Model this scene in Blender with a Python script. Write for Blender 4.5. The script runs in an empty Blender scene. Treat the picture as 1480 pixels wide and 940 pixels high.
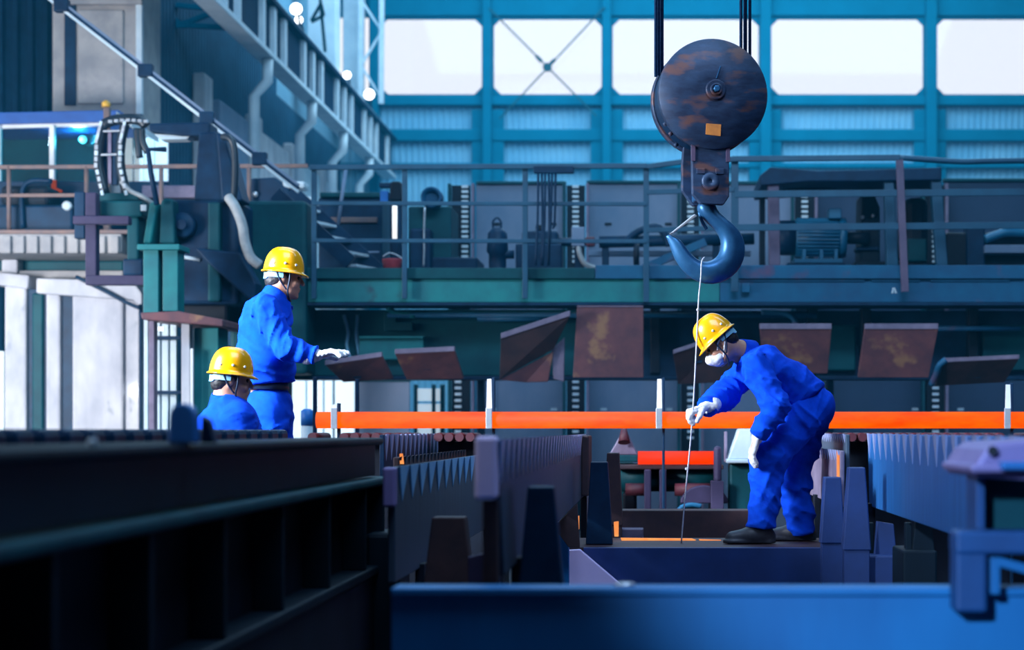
import bpy, math, random
import numpy as np
from mathutils import Vector, Matrix

# ------------------------------------------------------------------ camera
F, VX, VY, CZ = 2600.0, 940.0, 622.0, 1.25      # focal length in pixels, vanishing point, eye height
sc = bpy.context.scene
col = sc.collection
cam_d = bpy.data.cameras.new('camera'); cam = bpy.data.objects.new('camera', cam_d); col.objects.link(cam)
cam.location = (0, 0, CZ); cam.rotation_euler = (math.pi/2, 0, 0)
cam_d.sensor_width = 36; cam_d.lens = F/1480*36
cam_d.shift_x = -(VX-740)/1480; cam_d.shift_y = (VY-470)/1480
cam_d.clip_start = .1; cam_d.clip_end = 200
cam_d.dof.use_dof = True; cam_d.dof.focus_distance = 10.7; cam_d.dof.aperture_fstop = 2.0
sc.camera = cam
# ------------------------------------------------------------------ light
w = bpy.data.worlds.new('world'); sc.world = w; w.use_nodes = True
bg = w.node_tree.nodes['Background']; bg.inputs[0].default_value = (.86, .92, 1, 1); bg.inputs[1].default_value = 1.1
sc.view_settings.view_transform = 'Standard'; sc.view_settings.look = 'None'
sc.view_settings.gamma = 1; sc.view_settings.exposure = 0.0; sc.view_settings.use_curve_mapping = False

def aim(o, t):
    d = Vector(t)-o.location; o.rotation_euler = d.to_track_quat('-Z', 'Y').to_euler()
def area(name, loc, target, sx, sy, power, colr):
    l = bpy.data.lights.new(name, 'AREA'); l.shape = 'RECTANGLE'; l.size = sx; l.size_y = sy
    l.energy = power; l.color = colr
    o = bpy.data.objects.new(name, l); col.objects.link(o); o.location = loc; aim(o, target); return o
def spot(name, loc, target, power, colr, ang, blend, r=.3):
    l = bpy.data.lights.new(name, 'SPOT'); l.energy = power; l.color = colr; l.spot_size = math.radians(ang)
    l.spot_blend = blend; l.shadow_soft_size = r
    o = bpy.data.objects.new(name, l); col.objects.link(o); o.location = loc; aim(o, target); return o
area('fill_far', (1, 33, 12.3), (1, 36, 0), 14, 8, 2500, (.42, .74, 1))  # added overhead fill for the back wall, the ceiling has no opening
area('fill_middle', (-1, 19, 12.3), (-1, 20, 0), 8, 6, 800, (.40, .70, 1))  # added overhead fill above the gantry
area('fill_near', (1.5, 4.5, 11.0), (.0, 9, .5), 6, 5, 820, (.48, .68, 1))  # added overhead fill for the foreground
area('gantry_fill', (.5, 11.5, 8.0), (.5, 20, 1.6), 9, 1.6, 500, (.42, .74, 1))  # added fill facing the gantry to lift its front and plates
spot('key_spot_right', (-2.2, -2.9, 3.3), (1.72, 5, 1.70), 3300, (.42, .66, 1), 26, .25, .2)  # added key spot; its cone edge draws the light boundary on the front beam
area('under_gantry_fill', (2.5, 20.9, 2.0), (2.5, 22.6, 1.1), 11, .4, 60, (.40, .66, 1))  # added hidden fill that brightens the guard plates below the gantry
area('pier_fill', (-9.5, 13.5, 2.3), (-6.7, 21, 1.5), 2.5, 1.8, 420, (.86, .92, 1)).data.spread = math.radians(110)  # added fill that whitens the left piers, no opening behind it
area('worker_rim', (-6.2, 8.0, 3.6), (-2.0, 10.7, 1.9), 1.6, 2.0, 175, (.80, .88, 1)).data.spread = math.radians(48)  # added rim light for the two left workers

# ------------------------------------------------------------------ materials
MATS = {}
def mat(name, c1, c2=None, rough=.6, metal=0., scale=6., bump=.15, stretch=(1, 1, 1), emit=0., spots=None, spot_scale=9., spot_at=.62, coat=0., lo=.35, hi=.68, spec=.5):
    m = bpy.data.materials.new(name); m.use_nodes = True
    nt = m.node_tree; N = nt.nodes; L = nt.links
    b = N['Principled BSDF']; b.inputs['Roughness'].default_value = rough; b.inputs['Metallic'].default_value = metal
    b.inputs['Coat Weight'].default_value = coat; b.inputs['Specular IOR Level'].default_value = spec
    c2 = c2 or tuple(x*.65 for x in c1)
    tc = N.new('ShaderNodeTexCoord'); mp = N.new('ShaderNodeMapping'); mp.inputs['Scale'].default_value = stretch
    L.new(tc.outputs['Object'], mp.inputs['Vector'])
    nz = N.new('ShaderNodeTexNoise'); nz.inputs['Scale'].default_value = scale; nz.inputs['Detail'].default_value = 6; nz.inputs['Roughness'].default_value = .6
    L.new(mp.outputs['Vector'], nz.inputs['Vector'])
    rp = N.new('ShaderNodeValToRGB'); rp.color_ramp.elements[0].position = lo; rp.color_ramp.elements[1].position = hi
    rp.color_ramp.elements[0].color = (*c2, 1); rp.color_ramp.elements[1].color = (*c1, 1)
    L.new(nz.outputs['Fac'], rp.inputs['Fac']); out = rp.outputs['Color']
    if spots:
        n2 = N.new('ShaderNodeTexNoise'); n2.inputs['Scale'].default_value = spot_scale; n2.inputs['Detail'].default_value = 5
        L.new(mp.outputs['Vector'], n2.inputs['Vector'])
        r2 = N.new('ShaderNodeValToRGB'); r2.color_ramp.elements[0].position = spot_at; r2.color_ramp.elements[1].position = spot_at+.1
        L.new(n2.outputs['Fac'], r2.inputs['Fac'])
        mx = N.new('ShaderNodeMix'); mx.data_type = 'RGBA'
        L.new(r2.outputs['Color'], mx.inputs['Factor']); L.new(out, mx.inputs['A']); mx.inputs['B'].default_value = (*spots, 1)
        out = mx.outputs['Result']
    if emit: b.inputs['Base Color'].default_value = (.02, .01, .01, 1)
    else: L.new(out, b.inputs['Base Color'])
    if emit:
        L.new(out, b.inputs['Emission Color']); b.inputs['Emission Strength'].default_value = emit; b.inputs['Specular IOR Level'].default_value = .1
    if bump:
        bp = N.new('ShaderNodeBump'); bp.inputs['Strength'].default_value = bump; bp.inputs['Distance'].default_value = .01
        L.new(nz.outputs['Fac'], bp.inputs['Height']); L.new(bp.outputs['Normal'], b.inputs['Normal'])
    MATS[name] = m; return m

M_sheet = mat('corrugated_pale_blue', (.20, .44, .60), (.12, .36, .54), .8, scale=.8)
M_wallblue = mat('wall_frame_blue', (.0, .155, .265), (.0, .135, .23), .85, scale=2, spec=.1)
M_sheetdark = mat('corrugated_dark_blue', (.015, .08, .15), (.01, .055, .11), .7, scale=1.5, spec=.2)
M_conc = mat('pale_concrete', (.62, .62, .66), (.38, .39, .45), .85, scale=2.2, bump=.3, stretch=(1, 1, .5), spots=(.26, .28, .33), spot_at=.66, spot_scale=5)
M_concw = mat('worn_concrete', (.42, .40, .40), (.26, .26, .28), .85, scale=2.5, bump=.3)
M_girder = mat('girder_web_navy', (.003, .025, .065), None, .8, spec=.1)
M_pale = mat('pale_blue_paint', (.62, .72, .78), (.45, .57, .66), .55, scale=3)
M_teal = mat('teal_machine_paint', (.002, .21, .22), (.002, .13, .16), .5, scale=3, spots=(.02, .06, .09), spot_at=.64, spot_scale=4)
M_tealdk = mat('dark_teal_paint', (.002, .075, .095), (.002, .045, .065), .55, scale=3, spec=.2)
M_bluedeck = mat('blue_deck_steel', (.006, .11, .225), (.01, .07, .165), .55, scale=3, spec=.3, spots=(.10, .06, .13), spot_at=.6, spot_scale=2.5)
M_navy = mat('navy_steel', (.004, .034, .085), (.003, .018, .05), .5, scale=5, spec=.2)
M_black = mat('black_steel', (.006, .012, .025), (.003, .006, .014), .55, scale=5, spec=.2)
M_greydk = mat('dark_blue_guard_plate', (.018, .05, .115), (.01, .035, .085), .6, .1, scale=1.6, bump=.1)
M_rail = mat('blue_rail_paint', (.008, .08, .155), (.006, .055, .115), .45, scale=5)
M_railpink = mat('pinkish_rail_steel', (.13, .09, .16), (.08, .06, .12), .5, scale=6)
M_railbrown = mat('brown_rail_paint', (.22, .13, .11), (.12, .09, .10), .6, scale=6)
M_rust = mat('rusty_plate', (.20, .075, .085), (.11, .05, .07), .6, .15, scale=5, bump=.35, spots=(.33, .17, .10), spot_at=.60, spot_scale=4)
M_rustdk = mat('dark_rust', (.07, .035, .04), (.03, .02, .03), .65, .1, scale=5, bump=.35)
M_lip = mat('lilac_plate_edge', (.22, .18, .27), (.13, .11, .18), .55, .2, scale=6)
M_lilaclit = mat('lit_lilac_steel', (.80, .66, 1.0), (.70, .58, .92), .5, scale=4)  # lighter lilac: light on the end block and ledge patch put into colour
M_lilac = mat('lilac_steel', (.30, .24, .50), (.22, .18, .42), .5, .1, scale=4)
M_rackblue = mat('rack_blue_steel', (.03, .20, .56), (.02, .15, .46), .42, .2, scale=5, stretch=(1, 3, .3), bump=.1)
M_slate = mat('slate_steel', (.055, .095, .15), (.03, .055, .095), .5, .2, scale=6, stretch=(1, 6, .25), bump=.12)
M_toothblue = mat('tooth_blue_steel', (.24, .60, 1.0), (.16, .48, .92), .4, .0, scale=8)
M_toothlit = mat('tooth_lit_steel', (.62, .72, .98), (.5, .6, .9), .4, .1, scale=8)  # paler tooth steel: light caught by the slate rack's teeth is painted in
M_bracketblue = mat('bracket_blue_paint', (.008, .085, .28), (.006, .06, .21), .5, scale=4)
M_wallgrey = mat('grey_blue_wall_paint', (.16, .34, .46), (.12, .28, .40), .8, scale=2)
M_toothpale = mat('tooth_pale_steel', (.42, .48, .78), (.3, .38, .66), .4, .2, scale=8)
M_beamblue = mat('beam_blue_paint', (.004, .20, .52), (.003, .14, .40), .5, scale=2.5, stretch=(1, 1, .25))
M_postblue = mat('post_navy_paint', (.012, .045, .19), (.008, .03, .13), .5, scale=4)
M_framepurple = mat('dark_purple_paint', (.055, .045, .10), (.035, .03, .07), .55, scale=5, spec=.2)
M_beamdk = mat('beam_dark_paint', (.003, .016, .030), (.002, .010, .019), .55, scale=3, spec=.2)
M_hot = mat('hot_steel', (1, .17, .0), (1, .07, .0), .6, scale=3, stretch=(1, 3, 3), emit=1.05, bump=.1, lo=.3, hi=.75)
M_hotred = mat('hot_steel_red', (1, .05, .0), (1, .03, .0), .6, scale=3, emit=1.0, bump=.1)
M_hotpale = mat('hot_offcut', (1, .42, .12), (1, .25, .06), .6, scale=8, emit=1.0)
M_chrome = mat('bright_metal', (.72, .76, .82), (.5, .55, .62), .3, .6, scale=10)
M_hook = mat('hook_blue_steel', (.035, .17, .36), (.02, .10, .24), .38, .45, scale=9, bump=.2)
M_block = mat('block_worn_paint', (.03, .07, .15), (.014, .03, .075), .5, .2, scale=7, spots=(.15, .075, .075), spot_at=.53, spot_scale=4, bump=.25, stretch=(1, 1, 2.4))
M_orange = mat('orange_patch', (.85, .30, .05), (.6, .2, .05), .6, scale=14)
M_rope = mat('wire_rope_steel', (.02, .10, .25), (.01, .05, .15), .5, .4, scale=60)
M_cord = mat('pale_cord', (.62, .64, .72), (.4, .42, .5), .7, scale=40)
M_cloth = mat('blue_workwear', (.0, .075, .72), (.0, .05, .56), .9, scale=16, bump=.25)
M_cloth.node_tree.nodes['Principled BSDF'].inputs['Specular IOR Level'].default_value = .15
M_helmet = mat('yellow_helmet', (.96, .43, .002), (.93, .39, .002), .25, scale=3, bump=0, coat=.4)
M_skin = mat('skin', (.56, .29, .20), (.48, .23, .16), .5, scale=18, bump=.08)
M_glove = mat('white_cotton_glove', (.74, .75, .80), (.5, .52, .6), .9, scale=26, bump=.4)
M_mask = mat('white_mask', (.82, .83, .88), (.7, .72, .8), .85, scale=20)
M_hair = mat('black_hair', (.012, .012, .016), None, .5, scale=60, bump=.4)
M_boot = mat('black_boot', (.012, .016, .028), (.03, .035, .05), .5, scale=12)
M_strap = mat('pale_blue_strap', (.22, .48, .66), (.16, .38, .54), .5, scale=12)
M_belt = mat('dark_belt', (.012, .03, .07), None, .4, scale=10)
M_eye = mat('eye', (.02, .015, .015), None, .2, bump=0)
M_red = mat('red_paint', (.55, .06, .07), (.4, .04, .06), .5, scale=6)
M_white = mat('white_paint', (.8, .82, .84), (.68, .7, .74), .5, scale=4)
M_roof = mat('blue_roof_sheet', (.01, .10, .40), (.008, .07, .3), .5, scale=4)
M_markerglow = mat('orange_marker_glow', (1, .12, .01), None, .6, emit=.35, bump=0)  # marker's brightness is put in as self-glow, it is no lamp
M_yellow = mat('yellow_beacon', (.9, .5, .06), None, .4, bump=0)
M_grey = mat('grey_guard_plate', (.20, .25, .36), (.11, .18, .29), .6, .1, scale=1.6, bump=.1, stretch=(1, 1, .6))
M_floor = mat('oily_concrete_floor', (.05, .055, .075), (.025, .03, .045), .7, scale=2.5, bump=.3)
M_hose = mat('black_hose', (.015, .03, .05), None, .4, bump=0)
M_palehose = mat('pale_hose', (.38, .40, .42), (.26, .28, .3), .7, scale=9)
M_motor = mat('motor_blue', (.01, .15, .28), (.008, .11, .22), .45, scale=5)
M_red_dark = mat('dull_red', (.12, .016, .03), (.05, .012, .025), .6, scale=8)
M_blue = mat('bright_blue_paint', (.01, .18, .62), None, .5, scale=4)

def emit_mat(name, c, s):
    m = bpy.data.materials.new(name); m.use_nodes = True; b = m.node_tree.nodes['Principled BSDF']
    b.inputs['Base Color'].default_value = (*c, 1); b.inputs['Emission Color'].default_value = (*c, 1); b.inputs['Emission Strength'].default_value = s
    return m
M_lamp = emit_mat('lamp_glow', (.9, .97, 1), 4)
M_tubelight = emit_mat('tube_lamp', (.95, .97, .95), 1.0)
M_litpane = emit_mat('daylit_frosted_pane', (.70, .86, .95), .5)
def glass_mat():
    m = bpy.data.materials.new('window_glass'); m.use_nodes = True; nt = m.node_tree; nt.nodes.clear()
    o = nt.nodes.new('ShaderNodeOutputMaterial'); t = nt.nodes.new('ShaderNodeBsdfTransparent'); g = nt.nodes.new('ShaderNodeBsdfGlossy')
    g.inputs['Roughness'].default_value = .05; x = nt.nodes.new('ShaderNodeMixShader'); x.inputs[0].default_value = .015
    t.inputs[0].default_value = (.95, .97, 1, 1)
    nt.links.new(t.outputs[0], x.inputs[1]); nt.links.new(g.outputs[0], x.inputs[2]); nt.links.new(x.outputs[0], o.inputs[0]); return m
M_glass = glass_mat()
def tinted_glass():
    m = bpy.data.materials.new('dark_booth_glass'); m.use_nodes = True; nt = m.node_tree; nt.nodes.clear()
    o = nt.nodes.new('ShaderNodeOutputMaterial'); t = nt.nodes.new('ShaderNodeBsdfTransparent'); g = nt.nodes.new('ShaderNodeBsdfGlossy')
    g.inputs['Roughness'].default_value = .08; x = nt.nodes.new('ShaderNodeMixShader'); x.inputs[0].default_value = .02
    t.inputs[0].default_value = (.2, .62, .68, 1)
    nt.links.new(t.outputs[0], x.inputs[1]); nt.links.new(g.outputs[0], x.inputs[2]); nt.links.new(x.outputs[0], o.inputs[0]); return m
M_tint = tinted_glass()

# ------------------------------------------------------------------ object helpers
ORG = {}
def P(px, py, Y): return Vector(((px-VX)*Y/F, Y, CZ-(py-VY)*Y/F))
def link(name, verts, faces, m, parent=None, label=None, cat=None, group=None, kind=None, bev=0., smooth=False, at=None, rot=None, seg=2):
    """ONE mesh object from world-space points (or from local points when AT is given)."""
    V = [Vector(v) for v in verts]
    if parent is not None: o0 = ORG[parent.name]
    elif at is not None: o0 = Vector((0, 0, 0))
    else:
        xs = [v.x for v in V]; ys = [v.y for v in V]; zs = [v.z for v in V]
        o0 = Vector(((min(xs)+max(xs))/2, (min(ys)+max(ys))/2, min(zs)))
    me = bpy.data.meshes.new(name)
    me.from_pydata([tuple(v if at is not None else v-o0) for v in V], [], [tuple(int(i) for i in f) for f in faces])
    me.materials.append(m)
    if smooth is True: me.polygons.foreach_set('use_smooth', [True]*len(me.polygons))
    elif smooth: me.polygons.foreach_set('use_smooth', list(smooth))
    me.validate(); me.update()
    o = bpy.data.objects.new(name, me); col.objects.link(o)
    if parent is not None:
        o.parent = parent; o.location = (Vector(at)-o0) if at is not None else (0, 0, 0)
        ORG[o.name] = Vector(at) if at is not None else o0
    else:
        o.location = at if at is not None else o0; ORG[o.name] = Vector(o.location)
    if rot: o.rotation_euler = rot
    if bev:
        b = o.modifiers.new('bevel', 'BEVEL'); b.width = bev; b.segments = seg; b.limit_method = 'ANGLE'; b.angle_limit = .6
    tag(o, label, cat, group, kind); return o
def tag(o, label=None, cat=None, group=None, kind=None):
    if label: o['label'] = label
    if cat: o['category'] = cat
    if group: o['group'] = group
    if kind: o['kind'] = kind
def T(name, label, cat, loc, group=None, kind=None):
    o = bpy.data.objects.new(name, None); col.objects.link(o); o.location = loc; o.empty_display_size = .1
    ORG[o.name] = Vector(loc); tag(o, label, cat, group, kind); return o
BF = [(0, 3, 2, 1), (4, 5, 6, 7), (0, 1, 5, 4), (1, 2, 6, 5), (2, 3, 7, 6), (3, 0, 4, 7)]
def boxv(x0, x1, y0, y1, z0, z1):
    return [(x0, y0, z0), (x1, y0, z0), (x1, y1, z0), (x0, y1, z0), (x0, y0, z1), (x1, y0, z1), (x1, y1, z1), (x0, y1, z1)]
def box(name, m, parent, x0, x1, y0, y1, z0, z1, bev=.004, **k):
    return link(name, boxv(min(x0, x1), max(x0, x1), min(y0, y1), max(y0, y1), min(z0, z1), max(z0, z1)), BF, m, parent, bev=bev, **k)
def pb(name, m, parent, x0, x1, y0, y1, Y, D, bev=.006, zb=None, **k):
    """box whose front face spans these photo columns/rows at depth Y; D deep; ZB overrides the foot height"""
    a = P(x0, y0, Y); b = P(x1, y1, Y)
    return box(name, m, parent, a.x, b.x, Y, Y+D, b.z if zb is None else zb, a.z, bev, **k)
def bar(name, m, parent, a, b, w, h=None, bev=.003, up=(0, 0, 1), **k):
    """rectangular bar from a to b, w wide and h high"""
    a = Vector(a); b = Vector(b); h = h or w; d = (b-a).normalized(); u = Vector(up)
    if abs(d.dot(u)) > .98: u = Vector((0, 1, 0))
    s = d.cross(u).normalized(); u = s.cross(d).normalized()
    V = []
    for q in (a, b):
        for i, j in ((-1, -1), (1, -1), (1, 1), (-1, 1)): V.append(q+s*(i*w/2)+u*(j*h/2))
    return link(name, V, BF, m, parent, bev=bev, **k)
def ringmesh(rings, closed=False, cap=True):
    n = len(rings[0]); V = [v for r in rings for v in r]; Fc = []; S = []
    for i in range(len(rings)-1+(1 if closed else 0)):
        a = i*n; b = ((i+1) % len(rings))*n
        for j in range(n):
            Fc.append((a+j, a+(j+1) % n, b+(j+1) % n, b+j)); S.append(True)
    if cap and not closed:
        Fc.append(tuple(reversed(range(n)))); S.append(False)
        Fc.append(tuple(range(len(V)-n, len(V)))); S.append(False)
    return V, Fc, S
def frame(d):
    d = d.normalized(); u = Vector((0, 0, 1)) if abs(d.z) < .9 else Vector((0, 1, 0))
    s = d.cross(u).normalized(); return s, s.cross(d).normalized()
def cyl(name, m, parent, a, b, r, r2=None, n=20, **k):
    a = Vector(a); b = Vector(b); s, u = frame(b-a); r2 = r if r2 is None else r2
    R = [[q+s*(math.cos(t*2*math.pi/n)*rr)+u*(math.sin(t*2*math.pi/n)*rr) for t in range(n)] for q, rr in ((a, r), (b, r2))]
    V, Fc, S = ringmesh(R); return link(name, V, Fc, m, parent, smooth=S, **k)
def spun(name, m, parent, a, axis, prof, n=32, **k):
    """lathe: prof = [(distance along axis, radius)] from point a"""
    a = Vector(a); ax = Vector(axis).normalized(); s, u = frame(ax)
    R = [[a+ax*h+s*(math.cos(t*2*math.pi/n)*rr)+u*(math.sin(t*2*math.pi/n)*rr) for t in range(n)] for h, rr in prof]
    V, Fc, S = ringmesh(R); return link(name, V, Fc, m, parent, smooth=S, **k)
def tube(name, m, parent, pts, r, n=8, sub=4, radii=None, **k):
    pts = [Vector(p) for p in pts]
    if sub > 1 and len(pts) > 2:
        out = []; rad = []
        for i in range(len(pts)-1):
            p0 = pts[max(i-1, 0)]; p1 = pts[i]; p2 = pts[i+1]; p3 = pts[min(i+2, len(pts)-1)]
            for q in range(sub):
                t = q/sub; out.append(.5*((2*p1)+(p2-p0)*t+(2*p0-5*p1+4*p2-p3)*t*t+(3*p1-p0-3*p2+p3)*t**3))
                if radii: rad.append(radii[i]*(1-t)+radii[i+1]*t)
        out.append(pts[-1]); pts = out
        if radii: radii = rad+[radii[-1]]
    R = []; s = None
    for i, p in enumerate(pts):
        d = (pts[min(i+1, len(pts)-1)]-pts[max(i-1, 0)]).normalized()
        if s is None: s, u = frame(d)
        else: s = (s-d*s.dot(d)).normalized(); u = s.cross(d)
        rr = radii[i] if radii else r
        R.append([p+s*(math.cos(t*2*math.pi/n)*rr)+u*(math.sin(t*2*math.pi/n)*rr) for t in range(n)])
    V, Fc, S = ringmesh(R); return link(name, V, Fc, m, parent, smooth=S, **k)
def prism(name, m, parent, poly, d, bev=.004, **k):
    """poly: world points of one flat face, extruded by vector d"""
    A = [Vector(p) for p in poly]; B = [p+Vector(d) for p in A]; n = len(A)
    nrm = Vector((0, 0, 0))
    for i in range(n): nrm += A[i].cross(A[(i+1) % n])
    if nrm.dot(Vector(d)) > 0: A = A[::-1]; B = B[::-1]
    Fc = [tuple(range(n)), tuple(reversed(range(n, 2*n)))]+[((i+1) % n, i, n+i, n+(i+1) % n) for i in range(n)]
    return link(name, A+B, Fc, m, parent, bev=bev, **k)
def pprism(name, m, parent, pix, Y, D, bev=.004, **k):
    return prism(name, m, parent, [P(x, y, Y) for x, y in pix], (0, D, 0), bev, **k)
def copy_part(o, parent, at, rot=None):
    c = o.copy(); col.objects.link(c); c.parent = parent
    c.location = Vector(at)-ORG[parent.name]
    if rot: c.rotation_euler = rot
    return c
def ball(name, m, parent, c, r, n=12, **k):
    prof = [(-r*math.cos(i*math.pi/8), max(r*math.sin(i*math.pi/8), r*.02)) for i in range(9)]
    return spun(name, m, parent, c, (0, 0, 1), prof, n, **k)
# ------------------------------------------------------------------ setting
def ringframe(name, m, parent, x0, x1, z0, z1, Y, D, wd, **k):
    def loop(y, i): return [Vector((x0+i, y, z0+i)), Vector((x1-i, y, z0+i)), Vector((x1-i, y, z1-i)), Vector((x0+i, y, z1-i))]
    V = loop(Y, 0)+loop(Y, wd)+loop(Y+D, 0)+loop(Y+D, wd); Fc = []
    for i in range(4):
        j = (i+1) % 4
        Fc += [(i, j, 4+j, 4+i), (8+j, 8+i, 12+i, 12+j), (j, i, 8+i, 8+j), (4+i, 4+j, 12+j, 12+i)]
    return link(name, V, Fc, m, parent, **k)
def corrugated(name, m, x0, x1, y0, y1, z0, z1, pitch=.14, depth=.035, parent=None, kind='structure', **k):
    """ribbed sheet standing on the line (x0,y0)-(x1,y1)"""
    a = Vector((x0, y0, 0)); b = Vector((x1, y1, 0)); L = (b-a).length; d = (b-a)/L; nr = Vector((d.y, -d.x, 0))
    n = int(L/pitch); pr = []
    for i in range(n):
        s = i*pitch
        for q, h in ((0, 0), (.35, 0), (.5, 1), (.85, 1)): pr.append(a+d*(s+q*pitch)+nr*(depth*h))
    pr.append(b); V = [(p.x, p.y, z) for p in pr for z in (z0, z1)]
    Fc = [(2*i, 2*i+2, 2*i+3, 2*i+1) for i in range(len(pr)-1)]
    return link(name, V, Fc, m, parent, kind=kind if parent is None else None, **k)
link('floor', [(-14, -4, 0), (14, -4, 0), (14, 41, 0), (-14, 41, 0)], [(0, 1, 2, 3)], M_floor, kind='structure')
YB = 40.
ZS, ZT = 1.25+(622-139)/65, 1.25+(622-25)/65
def bx(px): return (px-VX)*YB/F
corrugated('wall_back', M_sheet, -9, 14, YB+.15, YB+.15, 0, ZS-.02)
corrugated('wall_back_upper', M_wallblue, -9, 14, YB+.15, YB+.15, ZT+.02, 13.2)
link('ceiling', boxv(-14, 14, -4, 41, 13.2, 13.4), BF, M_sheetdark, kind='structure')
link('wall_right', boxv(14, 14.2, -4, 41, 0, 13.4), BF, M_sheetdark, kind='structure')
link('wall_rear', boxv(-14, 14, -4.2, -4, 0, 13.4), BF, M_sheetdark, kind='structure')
cols = [542, 705, 877, 1106, 1344, 1590]
for i, c in enumerate(cols):
    wd = .19 if i < 3 else .24
    box('trim_%d' % (i+1), M_wallblue, None, bx(c)-wd/2, bx(c)+wd/2, YB-.28, YB+.2, 0, 13.2, .02, kind='structure')
    if i: box('trim_%d' % (i+11), M_wallblue, None, bx(c)-.36, bx(c)+.36, YB-.02, YB+.06, 0, ZS-.3, .02, kind='structure')
for i, (z0, z1, d) in enumerate(((8.47, ZS-.02, .2), (7.68, 7.94, .16), (7.08, 7.19, .16), (ZT+.02, ZT+.5, .2), (4.4, 4.7, .16))):
    box('trim_%d' % (i+21), M_wallblue, None, -8.9, 14, YB-d+.1, YB+.2, z0, z1, .02, kind='structure')
win = [(548, 699), (711, 872), (883, 1099), (1112, 1337), (1351, 1584)]
for i, (a, b) in enumerate(win):
    wn = T('window_%d' % (i+1), None, None, ((bx(a)+bx(b))/2, YB, ZS), kind='structure')
    ringframe('window_frame', M_wallblue, wn, bx(a)-.02, bx(b)+.02, ZS-.02, ZT+.02, YB+.0, .08, .06)
    link('pane', boxv(bx(a)+.03, bx(b)-.03, YB+.03, YB+.04, ZS+.03, ZT-.03), BF, M_glass, wn)
    for sx in (bx(a)+.04, bx(b)-.04):
        for sz in (ZS+.04, ZT-.04):
            dx = .16 if sx < (bx(a)+bx(b))/2 else -.16; dz = .16 if sz < 9.5 else -.16
            prism('corner_gusset', M_wallblue, wn, [(sx, YB-.02, sz), (sx+dx, YB-.02, sz), (sx, YB-.02, sz+dz)], (0, .03, 0), 0)
xb = T('cross_bracing', 'thin steel cross bracing in front of the second window from the left', 'bracing', P(791, 200, YB-.35))
Yc = YB-.30
bar('rod', M_tealdk, xb, P(707, 12, Yc), P(862, 168, Yc), .045, .03)
bar('rod', M_tealdk, xb, P(874, 10, Yc-.03), P(722, 172, Yc-.03), .03, .03)
prism('centre_plate', M_tealdk, xb, [P(791+7*math.cos(t*math.pi/3), 97+7*math.sin(t*math.pi/3), Yc-.09) for t in range(6)], (0, .05, 0))
for a, b in (((775, 81), (783, 89)), ((802, 86), (795, 93))):
    bar('turnbuckle', M_tealdk, xb, P(*a, Yc-.02), P(*b, Yc-.02), .07)
# left side of the hall
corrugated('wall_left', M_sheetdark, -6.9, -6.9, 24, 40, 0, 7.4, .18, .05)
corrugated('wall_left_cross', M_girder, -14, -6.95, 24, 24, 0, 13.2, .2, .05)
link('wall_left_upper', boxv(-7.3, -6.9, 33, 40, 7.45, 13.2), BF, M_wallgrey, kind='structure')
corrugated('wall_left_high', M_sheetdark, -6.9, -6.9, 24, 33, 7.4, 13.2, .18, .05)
def column(x0, x1, y0, y1, m, label, grp=None, z1=13.15):
    t = T('concrete_column', label, 'column', ((x0+x1)/2, (y0+y1)/2, 0), grp)
    box('shaft', m, t, x0, x1, y0, y1, 0, z1, .03); return t
# the big pillar at the upper left
a = P(75, 0, 23); b = P(205, 0, 23)
big = column(a.x, b.x, 23, 23.9, M_concw, 'wide brown-grey concrete column at the upper left behind the blue-roofed booth')
pb('slot_shade', M_navy, big, 93, 109, -10, 152, 22.97, .06, .0)  # dark strip laid on the face, painted shade of a recess
pb('raised_panel', M_concw, big, 112, 178, 14, 150, 22.96, .06, .02)
pb('edge_strip', M_pale, big, 196, 205, -60, 165, 22.95, .08, .01)
pb('cap_ledge', M_concw, big, 75, 205, -14, 6, 22.93, .08, .01)
cs = [(26.9, 'dark bay', M_sheetdark), (30.4, 'second bay', M_conc), (33.5, 'third bay', M_conc), (36.6, 'far bay', M_conc)]
nth = ['nearest', 'second', 'third', 'farthest']
for i, (Y, _, m) in enumerate(cs):
    c = column(-6.85, -6.66, Y, Y+.5, M_conc, 'pale pilaster under the crane girder, %s of the row along the left wall' % nth[i], 'pilasters along the left wall', 6.6)
    pts = [(-5.70, Y-.12, 6.80), (-5.70, Y-.12, 6.45), (-5.90, Y-.12, 6.22), (-5.90, Y-.12, .0)]
    pts = [Vector(p) for p in pts]
    V, Fc, S = [], [], []
    tube('downpipe', M_pale, None, pts, .085, 8, 1, label='pale kinked downpipe in front of the %s pilaster on the left wall' % nth[i], cat='pipe', group='kinked downpipes on the left wall')
# wall panels between the pilasters, haze put in as paler colours with distance
for (y0, y1, m, lab) in ((28.0, 30.3, M_grey, 'grey wall panel between the two nearest pilasters'), (31.0, 33.4, M_conc, 'pale wall panel between the second and third pilasters'), (34.1, 36.5, M_pale, 'pale wall panel between the third and farthest pilasters'), (37.2, 39.7, M_pale, 'pale wall panel at the far left corner of the hall')):
    link('wall_panel', boxv(-6.84, -6.7, y0, y1, .1, 6.4), BF, m, bev=.02, label=lab, cat='panel', group='panels on the left wall')
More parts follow.
